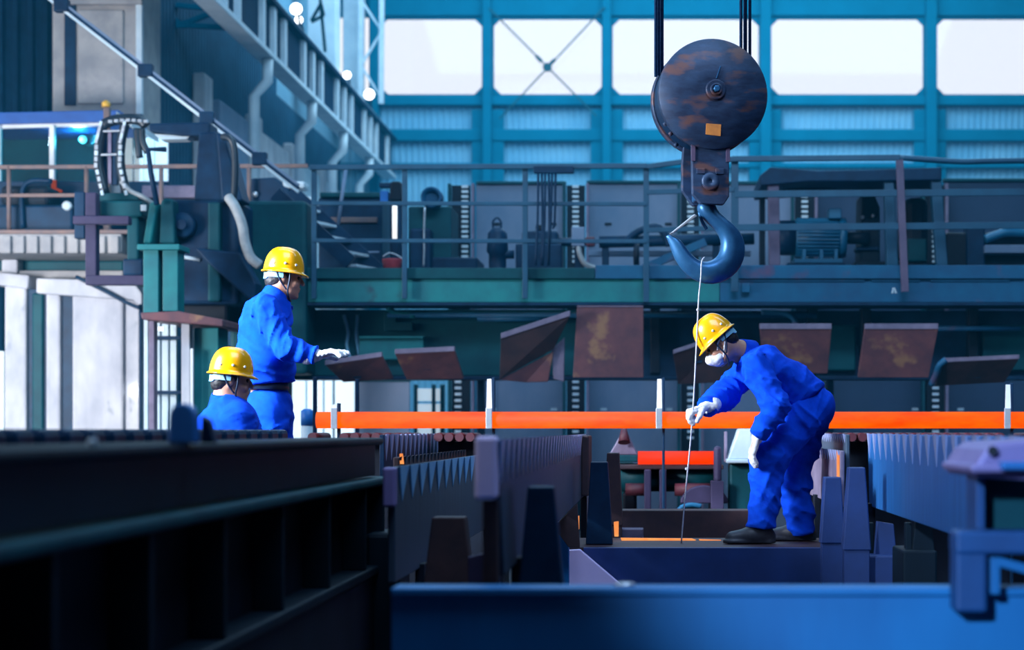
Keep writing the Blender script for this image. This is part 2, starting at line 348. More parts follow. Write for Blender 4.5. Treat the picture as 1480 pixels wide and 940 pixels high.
# crane girder
g = T('crane_girder', 'long ribbed crane runway girder along the left wall', 'girder', (-5.75, 30, 6.62))
box('web', M_girder, g, -5.78, -5.70, 18.5, 39.6, 6.86, 7.6, 0)
box('bottom_flange', M_pale, g, -5.88, -5.60, 18.5, 39.6, 6.78, 6.86, .01)
box('top_flange', M_girder, g, -5.9, -5.58, 18.5, 39.6, 7.6, 7.68, .01)
box('crane_rail', M_pale, g, -5.78, -5.68, 18.5, 39.6, 7.68, 7.8, .01)
rb = None
y = 20.0; k = 0
while y < 39.5:
    if k % 4 != 3:
        if rb is None:
            rb = link('stiffener', boxv(-.035, .035, -.09, .09, -.37, .37), BF, M_pale, g, at=(-5.664, y, 7.23))
        else: copy_part(rb, g, (-5.664, y, 7.23))
    y += .78; k += 1
# things above the girder
uc = [(34.6, .55, 'pale upper column above the crane girder, left of the lattice post'), (38.6, .4, 'pale upper column beside the first window, above the crane girder')]
for Y, wd, lab in uc:
    box('upper_column', M_pale, None, -6.6, -6.6+wd, Y, Y+.5, 7.85, 13.15, .02, label=lab, cat='column')
lt = T('lattice_post', 'white lattice post beside the leftmost window', 'lattice post', P(533, 137, 38.2))
for px in (522, 552): bar('chord', M_pale, lt, P(px, -30, 38.2), P(px-1, 150, 38.2), .10)
for i, (x0, y0, x1, y1) in enumerate(((522, 0, 552, 45), (552, 45, 522, 95), (522, 95, 550, 140))):
    bar('lacing', M_pale, lt, P(x0, y0, 38.25), P(x1, y1, 38.25), .05)
l2 = T('lattice_brace', 'thin dark zigzag lattice above the crane girder under bright lamps', 'lattice', P(460, 60, 31))
for (x0, y0, x1, y1) in ((450, 30, 464, 5), (464, 5, 468, 22), (468, 22, 450, 32), (462, -10, 470, 75)):
    bar('lacing', M_tealdk, l2, P(x0, y0, 31), P(x1, y1, 31), .05)
for i, (px, py, r, Y, lab) in enumerate(((427, 12, 9, 30, 'white floodlight at the top of the picture, over the crane girder'), (431, 28, 6, 30.8, 'small white floodlight just below the topmost one'), (501, 108, 6, 35, 'bright lamp above the girder, left of the lattice post'), (533, 136, 8, 37.6, 'bright lamp at the foot of the lattice post'), (118, 201, 6, 22.3, 'bright round lamp behind the booth glass'))):
    t = T('flood_lamp', lab, 'lamp', P(px, py, Y), 'bright lamps on the left')
    c = P(px, py, Y); R = r*Y/F
    spun('lamp_housing', M_navy, t, c+Vector((0, .25, 0)), (0, -1, 0), [(0, R*.4), (.1, R*.9), (.2, R*1.05)], 16)
    spun('lamp_glass', M_lamp, t, c+Vector((0, .06, 0)), (0, -1, 0), [(0, R*1.0), (.05, R*.85), (.09, R*.3)], 16)
    bar('lamp_bracket', M_navy, t, c+Vector((0, .24, 0)), (c.x, 22.748, c.z) if i == 4 else (-5.86, c.y+.24, 7.702), .04)
    if i == 4:
        l = bpy.data.lights.new('booth_lamp_light', 'POINT'); l.energy = 26; l.color = (.55, .85, 1); l.shadow_soft_size = .05
        lo_ = bpy.data.objects.new('booth_lamp_light', l); col.objects.link(lo_); lo_.location = c+Vector((0, -.12, -.05))
tr_ = T('wind_truss', 'dark blue diagonal truss bars high behind the big concrete column', 'truss', P(262, 38, 26))
for (x0, y0, x1, y1) in ((214, -6, 262, 36), (262, 36, 318, 14), (225, 4, 318, 14), (262, 36, 330, 40)): bar('bar', M_wallblue, tr_, P(x0, y0, 26), P(x1, y1, 26), .07)
prism('node_plate', M_wallblue, tr_, [P(254, 30, 25.94), P(270, 30, 25.94), P(272, 40, 25.94), P(254, 40, 25.94)], (0, .05, 0))
bar('wall_tie', M_wallblue, tr_, P(262, 34, 26), Vector((-6.93, P(262, 34, 26).y, P(262, 34, 26).z)), .06)
# diagonal cable tray
ct = T('cable_tray', 'pale sloping cable tray running down from the upper left', 'cable tray', P(425, 262, 20))
A0, A1 = P(70, -12, 20), P(432, 268, 20)
for dz, m, wd in ((.0, M_grey, .03), (-.075, M_pale, .035), (-.037, M_navy, .04)):
    bar('rail', m, ct, A0+Vector((0, 0, dz)), A1+Vector((0, 0, dz)), .05, wd)
for t_ in (.05, .385, .63, .84):
    q = A0.lerp(A1, t_)+Vector((0, 0, -.04)); box('clamp', M_navy, ct, q.x-.07, q.x+.09, q.y-.05, q.y+.06, q.z-.08, q.z+.06, .01)
# lit opening and booth
sp = T('daylit_opening', 'bright frosted panel screen behind the cable loop', 'screen', P(208, 262, 23.6))
for x0, x1 in ((176, 192), (194, 206), (208, 222), (224, 242)):
    pb('panel', M_litpane, sp, x0, x1, 198, 264, 23.0, .05, .005)
pb('panel_frame', M_navy, sp, 174, 244, 262, 268, 22.98, .1, .005, zb=2.9)
bo = T('control_booth', 'glazed control booth with a blue roof at the left edge', 'booth', P(60, 290, 22))
def roofpts(Y): return [P(-40, 163, Y), P(172, 159, Y), P(172, 176, Y), P(-40, 180, Y)]
prism('roof', M_roof, bo, roofpts(21.6), (0, 1.2, 0), .01)
prism('fascia', M_white, bo, [P(-40, 180, 21.65), P(150, 175, 21.65), P(150, 181, 21.65), P(-40, 187, 21.65)], (0, .06, 0), .004)
prism('roof_end', M_pale, bo, [P(168, 161, 21.55), P(190, 175, 21.55), P(190, 183, 21.55), P(168, 172, 21.55)], (0, 1.2, 0), .004)
pb('post', M_white, bo, 71, 78, 181, 262, 21.6, .08, .004)
pb('post', M_white, bo, -6, 0, 181, 300, 21.6, .08, .004)
pb('glass', M_tint, bo, 0, 70, 187, 300, 21.66, .02, 0)
pb('glass', M_tint, bo, 79, 146, 184, 300, 21.66, .02, 0)
pb('inner_wall', M_tealdk, bo, -40, 150, 181, 300, 22.75, .06, 0)
pb('inner_cabinet', M_pale, bo, 121, 150, 182, 208, 22.5, .2, .01)
pb('sill', M_navy, bo, -40, 150, 262, 300, 21.58, .3, .01)
pb('footing', M_navy, bo, -40, 150, 300, 316, 21.7, 1.0, .01, zb=3.505)
bcn = T('beacon_post', 'brown post with a yellow cap in front of the booth roof', 'beacon', P(153, 290, 21.3))
pb('post', M_railbrown, bcn, 149, 158, 155, 330, 21.3, .08, .01, zb=3.505)
spun('cap', M_yellow, bcn, P(153.5, 155, 21.34), (0, 0, 1), [(0, .05), (.05, .05), (.08, .02)], 14)
pprism('safety_marker', M_markerglow, None, [(74, 260), (80, 260), (80, 271), (89, 275), (88, 278), (74, 275)], 21.545, .05, .003, label='small orange L-shaped marker below the white booth post', cat='marker')
# left gallery: rail, floor, ledge and piers
gl = T('gallery_railing', 'thin brown guard rail of the left gallery, in front of the booth', 'railing', P(13, 336, 20.8))
Yg = 20.8
bar('top_rail', M_railbrown, gl, P(-10, 242, Yg), P(445, 240, Yg), .045)
bar('mid_rail', M_railbrown, gl, P(-10, 283, Yg), P(200, 282, Yg), .04)
for x, m in ((13, M_railbrown), (125, M_railbrown), (233, M_railbrown), (360, M_railbrown)):
    cyl('post', m, gl, P(x, 240, Yg), P(x, 338, Yg), .026, n=10)
gd = T('gallery_floor', 'concrete gallery slab with a ribbed edge at the left', 'slab', P(100, 372, 21))
pb('slab', M_concw, gd, -60, 176, 338, 366, 20.6, 3.3, .02)
pb('kerb', M_railbrown, gd, -60, 330, 332, 338, 20.6, 3.0, .01)
pb('pink_strip', M_lip, gd, 205, 282, 268, 286, 22.4, .4, .01)
pb('dark_back', M_navy, gd, -60, 290, 286, 332, 22.6, .1, 0)
for i in range(9):
    x = 2+i*19.5
    pb('edge_rib', M_concw, gd, x, x+13, 341, 366, 20.55, .08, .015)
md = T('left_conveyor', 'dark machinery row standing on the left gallery behind the brown rail', 'machinery', P(60, 333, 21.5))
pb('bed', M_navy, md, -30, 105, 296, 332, 20.95, .5, .03, zb=3.505)
pb('hood', M_black, md, 0, 70, 268, 297, 21.0, .45, .05)
tube('pipe_arch', M_navy, md, [P(33, 330, 20.92), P(32, 278, 20.92), P(45, 262, 20.92), P(75, 262, 20.92)], .03)
spun('bright_gauge', M_pale, md, P(98, 298, 20.95), (0, -1, 0), [(0, .055), (.04, .055), (.05, .03)], 14)
pr = T('concrete_pier_wall', 'bright concrete pier group with slots at the lower left', 'pier', P(100, 634, 21))
Yp = 21.
pb('recess_shade', M_tealdk, pr, -40, 178, 377, 392, Yp+.5, 2.2, .02)  # dark slab in place of a recess, shade put into its colour
pb('recess_sill', M_concw, pr, -40, 178, 391, 402, Yp+.35, 2.0, .02)
pb('lintel_bracket', M_conc, pr, 2, 25, 375, 396, Yp+.3, .9, .02)
pprism('capital', M_conc, pr, [(-20, 392), (42, 398), (40, 418), (-20, 410)], Yp+.05, 1.5, .02)
pprism('capital', M_conc, pr, [(52, 402), (122, 404), (196, 412), (205, 424), (205, 446), (193, 434), (52, 424)], Yp, 1.6, .02)
for x0, x1, m in ((6, 38, M_conc), (66, 87, M_conc), (104, 178, M_conc), (179, 203, M_conc)):
    pb('pier', m, pr, x0, x1, 420 if x0 > 40 else 408, 640, Yp+(.1 if x0 < 179 else .16), 1.3, .03, zb=0)
pb('green_pipe', M_tealdk, pr, 46, 62, 424, 640, Yp+.12, .2, .02, zb=0)
pb('gap_shade_sheet', M_navy, pr, 38, 108, 418, 640, Yp+.16, .1, 0, zb=0)  # dark sheet near the pier fronts, painted shade of the gaps
tube('slack_cable', M_navy, pr, [P(110, 400, Yp-.05), P(150, 420, Yp-.06), P(180, 436, Yp-.06), P(203, 446, Yp-.05)], .022)
pb('lamp_plate', M_lamp, pr, 188, 198, 557, 573, Yp+.12, .03, .01)
tube('conduit', M_navy, pr, [P(203, 440, Yp-.02), P(203, 540, Yp-.02), P(203, 640, Yp-.02)], .02)
pb('daylit_gap', M_litpane, None, -30, 5, 508, 640, 22.9, .05, 0, zb=0, label='bright daylit gap at the left picture edge beside the first pier', cat='screen')
# ------------------------------------------------------------------ left machine
Ym = 18.2
lm = T('shear_machine', 'tall dark green mill stand with a trapezoid post left of the railing', 'machine', P(290, 640, Ym))
pprism('trapezoid_post', M_navy, lm, [(287, 192), (312, 190), (343, 290), (280, 290)], Ym+.1, .5, .02)
pprism('post_face', M_navy, lm, [(312, 192), (324, 194), (350, 290), (320, 290)], Ym, .4, .02)
pprism('arm', M_navy, lm, [(215, 178), (303, 176), (303, 197), (262, 196), (215, 190)], Ym+.15, .35, .02)
pprism('arm_bracket', M_pale, lm, [(222, 193), (276, 196), (270, 201), (232, 202)], Ym+.2, .2, .01)
pb('main_housing', M_navy, lm, 236, 345, 288, 440, Ym+.1, 1.2, .04)
pb('side_housing', M_black, lm, 256, 330, 436, 470, Ym+.35, 1.1, .04)
pb('rear_housing', M_tealdk, lm, 332, 443, 290, 541, Ym+.75, .54, .04)
pb('rear_base', M_navy, lm, 322, 404, 500, 640, Ym+.85, .7, .02, zb=0)
spun('drum', M_navy, lm, P(267, 327, Ym+.1), (0, -1, 0), [(0, .13), (.1, .13), (.12, .11), (.12, .05), (.15, .05)], 24)
pprism('green_column', M_tealdk, lm, [(232, 292), (238, 286), (250, 288), (253, 352), (230, 352)], Ym-.1, .3, .02)
pprism('slanted_leg', M_teal, lm, [(216, 292), (228, 292), (218, 352), (206, 352)], Ym-.1, .3, .02)
pb('control_box', M_tealdk, lm, 144, 205, 290, 313, Ym-.05, .5, .02)
pb('box_label', M_white, lm, 203, 211, 296, 305, Ym-.08, .03, .004)
pb('box_leg', M_tealdk, lm, 183, 200, 313, 376, Ym, .3, .02)
pb('box_base', M_navy, lm, 177, 206, 374, 398, Ym, .35, .02)
pb('vertical_rib', M_tealdk, lm, 300, 318, 292, 436, Ym+.0, .15, .02)
cyl('silver_rod', M_pale, lm, P(256, 370, Ym+.1), P(290, 376, Ym+.1), .02, n=10)
pprism('lower_flange', M_navy, lm, [(280, 358), (345, 365), (370, 410), (368, 440), (345, 420), (300, 380)], Ym-.05, .3, .02)
# purple frame
pf = T('support_trestle', 'dark purple rectangular steel trestle in front of the pale ledge', 'trestle', P(160, 412, 17.6))
Yf = 17.6
pb('post', M_navy, pf, 107, 122, 277, 345, Yf+.3, .12, .01)
pb('post', M_framepurple, pf, 123, 139, 278, 412, Yf, .12, .01)
pb('crossbar', M_framepurple, pf, 105, 186, 312, 324, Yf-.05, .12, .01)
pb('sill_bar', M_framepurple, pf, 123, 208, 398, 412, Yf-.02, .12, .01)
# green I stub with its table
gs = T('green_beam_stub', 'upright green I-beam stub with a cap plate under the dark machine', 'beam', P(230, 450, 17.4))
Ys = 17.4
pb('flange', M_teal, gs, 207, 229, 361, 452, Ys, .25, .006)
pb('web', M_tealdk, gs, 229, 236, 361, 452, Ys+.1, .06, .003)
pb('flange', M_teal, gs, 235, 257, 361, 450, Ys+.02, .25, .006)
pb('cap_plate', M_teal, gs, 198, 259, 353, 361, Ys-.06, .4, .006)
tb = T('machine_table', 'rust-topped steel table on slim posts behind the lower worker', 'table', P(260, 640, 17.6))
pprism('top', M_rust, tb, [(203, 452), (258, 450), (322, 462), (322, 472), (205, 462)], 17.2, 1.3, .01)
for x0, x1, m in ((208, 214, M_pale), (215, 223, M_lip), (262, 274, M_conc)):
    pb('post', m, tb, x0, x1, 462, 640, 17.4, .12, .006, zb=0)
for x0, x1 in ((222, 258),):
    for r in (0, 1, 2): pb('slat', M_pale, tb, x0+r*12, x0+r*12+9, 466, 640, 17.9, .05, .005, zb=0)
for yy in (486, 565): pb('crossbar', M_navy, tb, 215, 262, yy, yy+5, 17.8, .06, .004)
pb('green_leg', M_teal, tb, 280, 316, 474, 640, 17.5, .4, .01, zb=0)
pb('white_edge', M_white, tb, 275, 279, 504, 640, 17.38, .03, .003, zb=0)
pb('indicator', M_lamp, tb, 229, 235, 473, 478, 17.75, .02, .003)
# cable carrier loop
cc = T('cable_carrier', 'loop of cable carriers with shiny links above the left gallery', 'cable carrier', P(180, 290, 18.4))
Yk = 18.4
for k_, (xo, yo) in enumerate(((0, 0), (31, -1))):
    pts = [P(152+xo, 280, Yk), P(143+xo, 240, Yk), P(144+xo, 205, Yk), P(150+xo, 180+yo, Yk)]
    tube('hose', M_hose, cc, pts, .05)
    for t in range(13):
        u = t/12*3; i = min(int(u), 2); f = u-i; q = pts[i].lerp(pts[i+1], f); q2 = pts[min(i+1, 3)]-pts[i]
        q.x += (-.014 if k_ == 0 else .01); q.y -= .05
        if t == 0: pass
        d = q2.normalized()*.035
        bar('link', M_chrome if t % 3 else M_pale, cc, q-d*.7, q+d*.7, .035, .03)
tube('arch_hose', M_hose, cc, [P(150, 180, Yk), P(165, 174, Yk), P(190, 172, Yk), P(204, 175, Yk), P(211, 182, Yk)], .055)
for t in range(7):
    q = P(160+t*8.5, 176-2*math.sin(t/6*3.1), Yk-.06); bar('link', M_chrome, cc, q-Vector((.02, 0, 0)), q+Vector((.02, 0, 0)), .05, .03)
for yy in (190, 224): bar('tie_bar', M_chrome, cc, P(146, yy, Yk-.03), P(178, yy-1, Yk-.03), .02)
bar('inner_rod', M_lip, cc, P(159, 190, Yk+.02), P(159, 266, Yk+.02), .035)
bar('inner_guide', M_navy, cc, P(167, 190, Yk+.05), P(166, 268, Yk+.05), .06)
bar('inner_guide', M_navy, cc, P(152, 190, Yk+.05), P(152, 268, Yk+.05), .05)
pb('foot_plate', M_tealdk, cc, 142, 200, 279, 290, Yk-.05, .4, .01)
tube('trailing_hose', M_palehose, cc, [P(175, 262, Yk-.04), P(188, 276, Yk-.04), P(205, 284, Yk-.04), P(222, 296, Yk-.04)], .025)
for i, x in enumerate((198, 205)):
    tube('dangling_strap', M_hose, cc, [P(x, 186, Yk-.02), P(x+1, 205, Yk-.02), P(x+4+4*i, 228-8*i, Yk-.02)], .035)
tube('bent_tube', M_navy, None, [P(240, 216, 18.0), P(214, 216, 18.0), P(218, 250, 18.0), P(227, 296, 18.0)], .028, 8, 1, label='thin bent tube frame standing on the green box', cat='tube')
tube('looping_hose', M_hose, None, [P(322, 198, 18.1), P(332, 200, 18.05), P(338, 212, 18.05), P(340, 240, 18.05), P(339, 272, 18.05), P(337, 292, 18.05)], .035, label='black hose looping over the right of the trapezoid post', cat='hose')
tube('insulated_hose', M_palehose, None, [P(330, 285, 18.0), P(340, 300, 17.95), P(350, 325, 17.95), P(354, 350, 17.95), P(362, 372, 17.95), P(375, 383, 18.0)], .05, label='pale insulated hose hanging left of the standing worker', cat='hose')
# stair right of the machine
st = T('steel_stair', 'steep dark stair with pale treads behind the standing worker', 'stair', P(480, 400, 19.9))
bar('stringer', M_navy, st, P(398, 280, 19.9), P(507, 380, 19.9), .06, .16)
bar('stringer', M_navy, st, P(420, 276, 20.6), P(548, 392, 20.6), .06, .16)
for i in range(5):
    q = P(412+i*24, 296+i*22, 19.92)
    bar('tread', M_pale, st, q, q+Vector((.22, .66, 0)), .12, .03)
dv = T('drive_unit', 'dark drive unit with bright fittings left of the first rail post', 'drive', P(400, 300, 20.3))
pprism('casing', M_navy, dv, [(362, 258), (398, 256), (418, 272), (420, 292), (362, 292)], 20.9, .4, .02)
pb('shelf', M_pale, dv, 364, 402, 292, 300, 20.86, .5, .01)
pb('pedestal', M_navy, dv, 378, 402, 292, 640, 21.0, .25, .01, zb=0)
ball('bright_knob', M_chrome, dv, P(369, 281, 20.87), .035)
for i, (x, y) in enumerate(((408, 262), (426, 262), (436, 284))):
    pb('fitting', M_pale, dv, x, x+14, y, y+10, 20.9+.05*i, .3, .02)
# ------------------------------------------------------------------ mill platform
YP = 19.
pl = T('mill_platform', 'long teal mill gantry with a deep edge beam across the hall', 'gantry', P(960, 545, YP))
XL, XR = P(445, 0, YP).x, P(1620, 0, YP).x
zf = lambda py: CZ-(py-VY)*YP/F
box('fascia', M_teal, pl, XL, P(1040, 0, YP).x, YP, YP+.12, zf(437), zf(404), .006)
box('fascia', M_bluedeck, pl, P(1040, 0, YP).x+.004, XR, YP, YP+.12, zf(437), zf(404), .006)
box('deck_edge', M_tealdk, pl, XL, P(860, 0, YP).x, YP-.05, YP+.3, zf(403.5), zf(388), .006)
box('deck_edge', M_bluedeck, pl, P(860, 0, YP).x+.004, XR, YP-.05, YP+.3, zf(403.5), zf(384), .006)
box('deck', M_navy, pl, XL, XR, YP+.3, YP+3.2, zf(404), zf(388), .006)
box('bottom_flange', M_navy, pl, XL, XR, YP-.03, YP+.5, zf(442), zf(437.5), .004)
for x in (690, 1196, 1500): pb('leg', M_navy, pl, x, x+9, 500, 640, 20.5, .16, .004, zb=0)
box('lower_body', M_tealdk, pl, -3.9, P(835, 0, YP).x, YP+.55, YP+1.4, zf(541), zf(442.5), .01)
box('lower_body', M_navy, pl, P(835, 0, YP).x+.004, XR, YP+.75, YP+1.6, zf(541), zf(442.5), .01)
box('lower_ledge', M_navy, pl, -3.9, XR, YP+.51, YP+.9, zf(547), zf(541.5), .006)
for x in (940, 1168, 1245, 1400): pb('body_rib', M_black, pl, x, x+14, 445, 540, YP+.6, .2, .01)
for x in (1185, 1420): pb('body_panel', M_tealdk, pl, x, x+90 if x > 1300 else x+52, 470, 536, YP+.66, .12, .02)
pb('access_cover', M_teal, pl, 519, 612, 489, 520, YP+.45, .12, .01)
pb('cover_lip', M_teal, pl, 519, 612, 486, 489, YP+.40, .17, .003)
pprism('valve_bracket', M_tealdk, pl, [(555, 452), (572, 452), (572, 466), (596, 466), (596, 478), (555, 478)], YP+.42, .14, .006)
for x0, x1 in ((1010, 1250), (1260, 1330), (1345, 1460)):
    pb('lap_plate', M_bluedeck, pl, x0, x1, 404, 407, YP-.02, .03, .003)
for y0, x0, x1 in ((456, 560, 1180), (461, 690, 820), (475, 1340, 1475)):
    cyl('pipe', M_bluedeck, pl, P(x0, y0, YP+.35), P(x1, y0, YP+.35), .028, n=10)
tube('pipe_elbow', M_bluedeck, pl, [P(1100, 452, YP+.3), P(1130, 453, YP+.3), P(1146, 460, YP+.3), P(1152, 478, YP+.3)], .03)
tube('drip_stain_pipe', M_teal, pl, [P(560, 446, YP+.3), P(575, 453, YP+.35), P(600, 457, YP+.35)], .03)
pb('cleat', M_bluedeck, pl, 1072, 1084, 409, 423, YP-.08, .08, .006)
for pts in ([(1290, 416), (1292, 416), (1291, 424), (1288.5, 424)], [(1291.5, 416), (1293.5, 416), (1296.5, 424), (1293.5, 424)]):
    prism('paint_mark', M_pale, pl, [P(x, y, YP-.003) for x, y in pts], (0, .005, 0), 0, label='small pale paint stroke')
# leaks of pale water on the body
for i, pts in enumerate(([(497, 455), (503, 480), (501, 500), (507, 522)], [(517, 455), (515, 485), (519, 515)])):
    tube('water_trickle', M_strap, pl, [P(x, y, YP+.53) for x, y in pts], .02, 6)
# railing
rl = T('platform_railing', 'blue guard railing with six posts along the front of the gantry', 'railing', P(930, 435, YP-.1))
Yr = YP-.15
def rail(n, a, b, wd, hh, m=M_rail, dy=0): bar(n, m, rl, P(*a, Yr+dy), P(*b, Yr+dy), wd, hh)
rail('top_rail', (448, 242), (935, 240), .05, .05)
rail('top_rail', (935, 241), (987, 234), .05, .05)
rail('top_rail', (987, 234), (1062, 230), .05, .05)
rail('top_rail', (1058, 230), (1300, 228), .06, .055)
tube('top_rail', M_rail, rl, [P(1300, 228, Yr), P(1340, 231, Yr), P(1390, 234, Yr), P(1440, 233, Yr), P(1600, 231, Yr)], .03)
for y in (294, 348): rail('mid_rail', (453, y), (935, y+1), .04, .04, dy=.03)
for y0, h in ((281, .05), (329, .05)): rail('mid_rail', (1062, y0), (1600, y0-4), .03, h*1.4, dy=.03)
for y in (276, 331): rail('mid_rail', (935, y+2), (1062, y-2), .03, .05, dy=.03)
for x, y0, y1, wd, m in ((454, 240, 432, .05, M_rail), (585, 241, 432, .05, M_rail), (759, 241, 432, .055, M_rail), (934, 241, 437, .06, M_rail), (1062, 230, 422, .075, M_rail)):
    bar('post', m, rl, P(x, y0, Yr+.05), P(x, y1, Yr+.05), wd, .05)
bar('post', M_railpink, rl, P(1300, 231, Yr+.0), P(1308, 422, Yr+.0), .075, .05)
# rusty hanging plates
def flap(label, q, Yt, Yb, th=.05, lip=7, m=M_rust):
    """a thick plate hung on the gantry: q = top-left, top-right, bottom-right, bottom-left"""
    c = [P(*q[0], Yt), P(*q[1], Yt), P(*q[2], Yb), P(*q[3], Yb)]
    t = T('hanging_plate', label, 'plate', (c[0]+c[1])/2, 'rusty plates hung under the gantry')
    prism('plate', m, t, c, (0, th, .02), .006)
    u = (c[3]-c[0]).normalized()
    lipz = lip*Yt/F
    prism('top_lip', M_lip, t, [c[0]+Vector((0, -.012, lipz)), c[1]+Vector((0, -.012, lipz)), c[1]+Vector((0, -.012, 0)), c[0]+Vector((0, -.012, 0))], (0, .07, 0), .004)
    fz_ = min(1, .14/max(c[0].z-c[3].z, .05, c[1].z-c[2].z))
    bar('hanger', M_navy, t, Vector(((c[0].x+c[1].x)/2, Yt+(Yb-Yt)*fz_+th-.012, (c[0].z+c[1].z)/2-.14)), Vector(((c[0].x+c[1].x)/2, YP+.499 if (c[0].z+c[1].z)/2 < 2.02 else YP+(.549 if c[1].x < -.7 else .749), (c[0].z+c[1].z)/2-.14)), .08, .06)
    return t
flap('leftmost rusty plate, tilted, just beyond the pointing glove', [(470, 528), (552, 516), (568, 548), (496, 553)], 18.45, 18.75)
flap('second rusty plate from the left, nearly level, right of the pointing glove', [(571, 512), (657, 508), (670, 548), (588, 549)], 18.45, 18.75)
f3 = flap('large dark plate tilted up to the right beside the square rusty one', [(724, 490), (824, 457), (800, 505), (722, 549)], 18.35, 18.55, lip=8, m=M_rustdk)
prism('folded_corner', M_rust, f3, [P(722, 549, 18.56), P(800, 508, 18.58), P(792, 552, 18.66), P(760, 553, 18.66)], (0, .05, 0), .006)
prism('torn_end', M_lip, f3, [P(797, 505, 18.62), P(816, 488, 18.62), P(815, 552, 18.66), P(800, 548, 18.66)], (0, .05, 0), .006)
flap('upright square rusty plate with orange blotches under the gantry', [(834, 444), (930, 444), (930, 546), (828, 546)], 18.5, 18.6, lip=1)
flap('rusty plate behind the bending worker and the white cord', [(973, 512), (1046, 488), (1062, 552), (980, 556)], 18.45, 18.7, lip=6, m=M_rustdk)
flap('rusty plate above the back of the bending worker', [(1098, 476), (1202, 476), (1196, 540), (1104, 540)], 18.4, 18.65, lip=8)
flap('rusty plate right of the bending worker, with dark speckles', [(1250, 476), (1356, 476), (1342, 546), (1240, 546)], 18.4, 18.65, lip=8)
f8 = flap('rightmost plate with a curled lip, dark beneath', [(1364, 524), (1473, 519), (1452, 553), (1352, 558)], 18.35, 18.7, lip=6, m=M_rustdk)
tube('curled_edge', M_bluedeck, f8, [P(1368, 520, 18.36), P(1358, 528, 18.4), P(1353, 542, 18.5), P(1346, 556, 18.6)], .035)
# behind the gantry: guard plates, perforated posts
Yq = 22.6
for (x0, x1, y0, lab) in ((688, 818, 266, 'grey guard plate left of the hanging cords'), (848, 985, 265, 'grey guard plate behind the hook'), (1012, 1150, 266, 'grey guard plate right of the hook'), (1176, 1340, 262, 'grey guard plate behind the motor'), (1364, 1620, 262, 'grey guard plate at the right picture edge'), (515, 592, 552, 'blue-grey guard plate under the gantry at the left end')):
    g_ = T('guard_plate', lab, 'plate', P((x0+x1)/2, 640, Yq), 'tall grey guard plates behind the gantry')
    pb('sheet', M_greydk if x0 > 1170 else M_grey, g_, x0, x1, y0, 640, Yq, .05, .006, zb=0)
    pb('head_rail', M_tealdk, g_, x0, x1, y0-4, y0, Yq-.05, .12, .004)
    if x1-x0 > 100:
        for xx in (x0+26, x1-24): pb('bolt_slot', M_black, g_, xx, xx+10, 322, 326, Yq-.01, .03, .002)
        for xx in (x0+20, x1-22): pb('bolt_slot', M_pale, g_, xx, xx+9, 590, 594, Yq-.01, .03, .002)
stud0 = None
for i, x in enumerate((666, 832, 998, 1163, 1352)):
    p_ = T('perforated_post', 'dark post with a column of bright studs, %s from the left behind the gantry' % ['first', 'second', 'third', 'fourth', 'fifth'][i], 'post', P(x, 640, Yq-.3), 'studded posts behind the gantry')
    pb('backing', M_black, p_, x-13, x+13, 268, 640, Yq-.2, .1, .004, zb=0)
    for s in (-19, 15): pb('side_rail', M_lip if s > 0 else M_tealdk, p_, x+s, x+s+4, 265, 640, Yq-.3, .14, .004, zb=0)
    for y in [270+7.2*j for j in range(16)]+[552+9*j for j in range(10)]:
        q = P(x+(6 if y < 400 else -4)*(0 if i else 1), y, Yq-.24)
        if stud0 is None:
            stud0 = link('stud', boxv(-.04, .04, -.02, .02, -.016, .016), BF, M_pale, p_, at=q)
        else: copy_part(stud0, p_, q)
# a bright view past the end of the gantry, under it
bg_ = T('daylit_screen', 'bright white frosted screen under the left end of the gantry', 'screen', P(450, 640, 24))
for x0, x1 in ((405, 441), (444, 466), (469, 480), (484, 512)): pb('panel', M_litpane, bg_, x0, x1, 546, 640, 23.5, .05, .004, zb=0)
wn = T('low_lit_window', 'small bright window seen under the gantry above the hot bar', 'window', P(612, 640, 23.4))
for x0, x1, y0, y1 in ((603, 624, 562, 580), (603, 624, 584, 640), (629, 636, 562, 580), (629, 636, 584, 640)): pb('pane', M_litpane, wn, x0, x1, y0, y1, 23.5, .04, .003, **({'zb': 0} if y1 == 640 else {}))
for a_ in ((598, 603), (624, 629), (636, 642)): pb('mullion', M_tealdk, wn, a_[0], a_[1], 556, 640, 23.45, .1, .004, zb=0)
bc = T('water_can', 'pale canister with a blue band beyond the end of the hot bar', 'canister', P(444, 640, 16))
spun('drum', M_pale, bc, (P(444, 0, 16).x, 16, 0), (0, 0, 1), [(0, .055), (1.28, .055), (1.29, .05)], 16)
spun('blue_band', M_blue, bc, (P(444, 0, 16).x, 16, 1.29), (0, 0, 1), [(0, .057), (.13, .057), (.15, .03)], 16)
pb('marker_post', M_navy, None, 452, 457, 545, 640, 15.0, .05, .004, zb=0, label='slim dark post at the left end of the hot bar', cat='post')
pb('marker_post', M_navy, None, 513, 518, 548, 640, 15.6, .05, .004, zb=0, label='slim dark post behind the hot bar left of the blue-grey plate', cat='post')
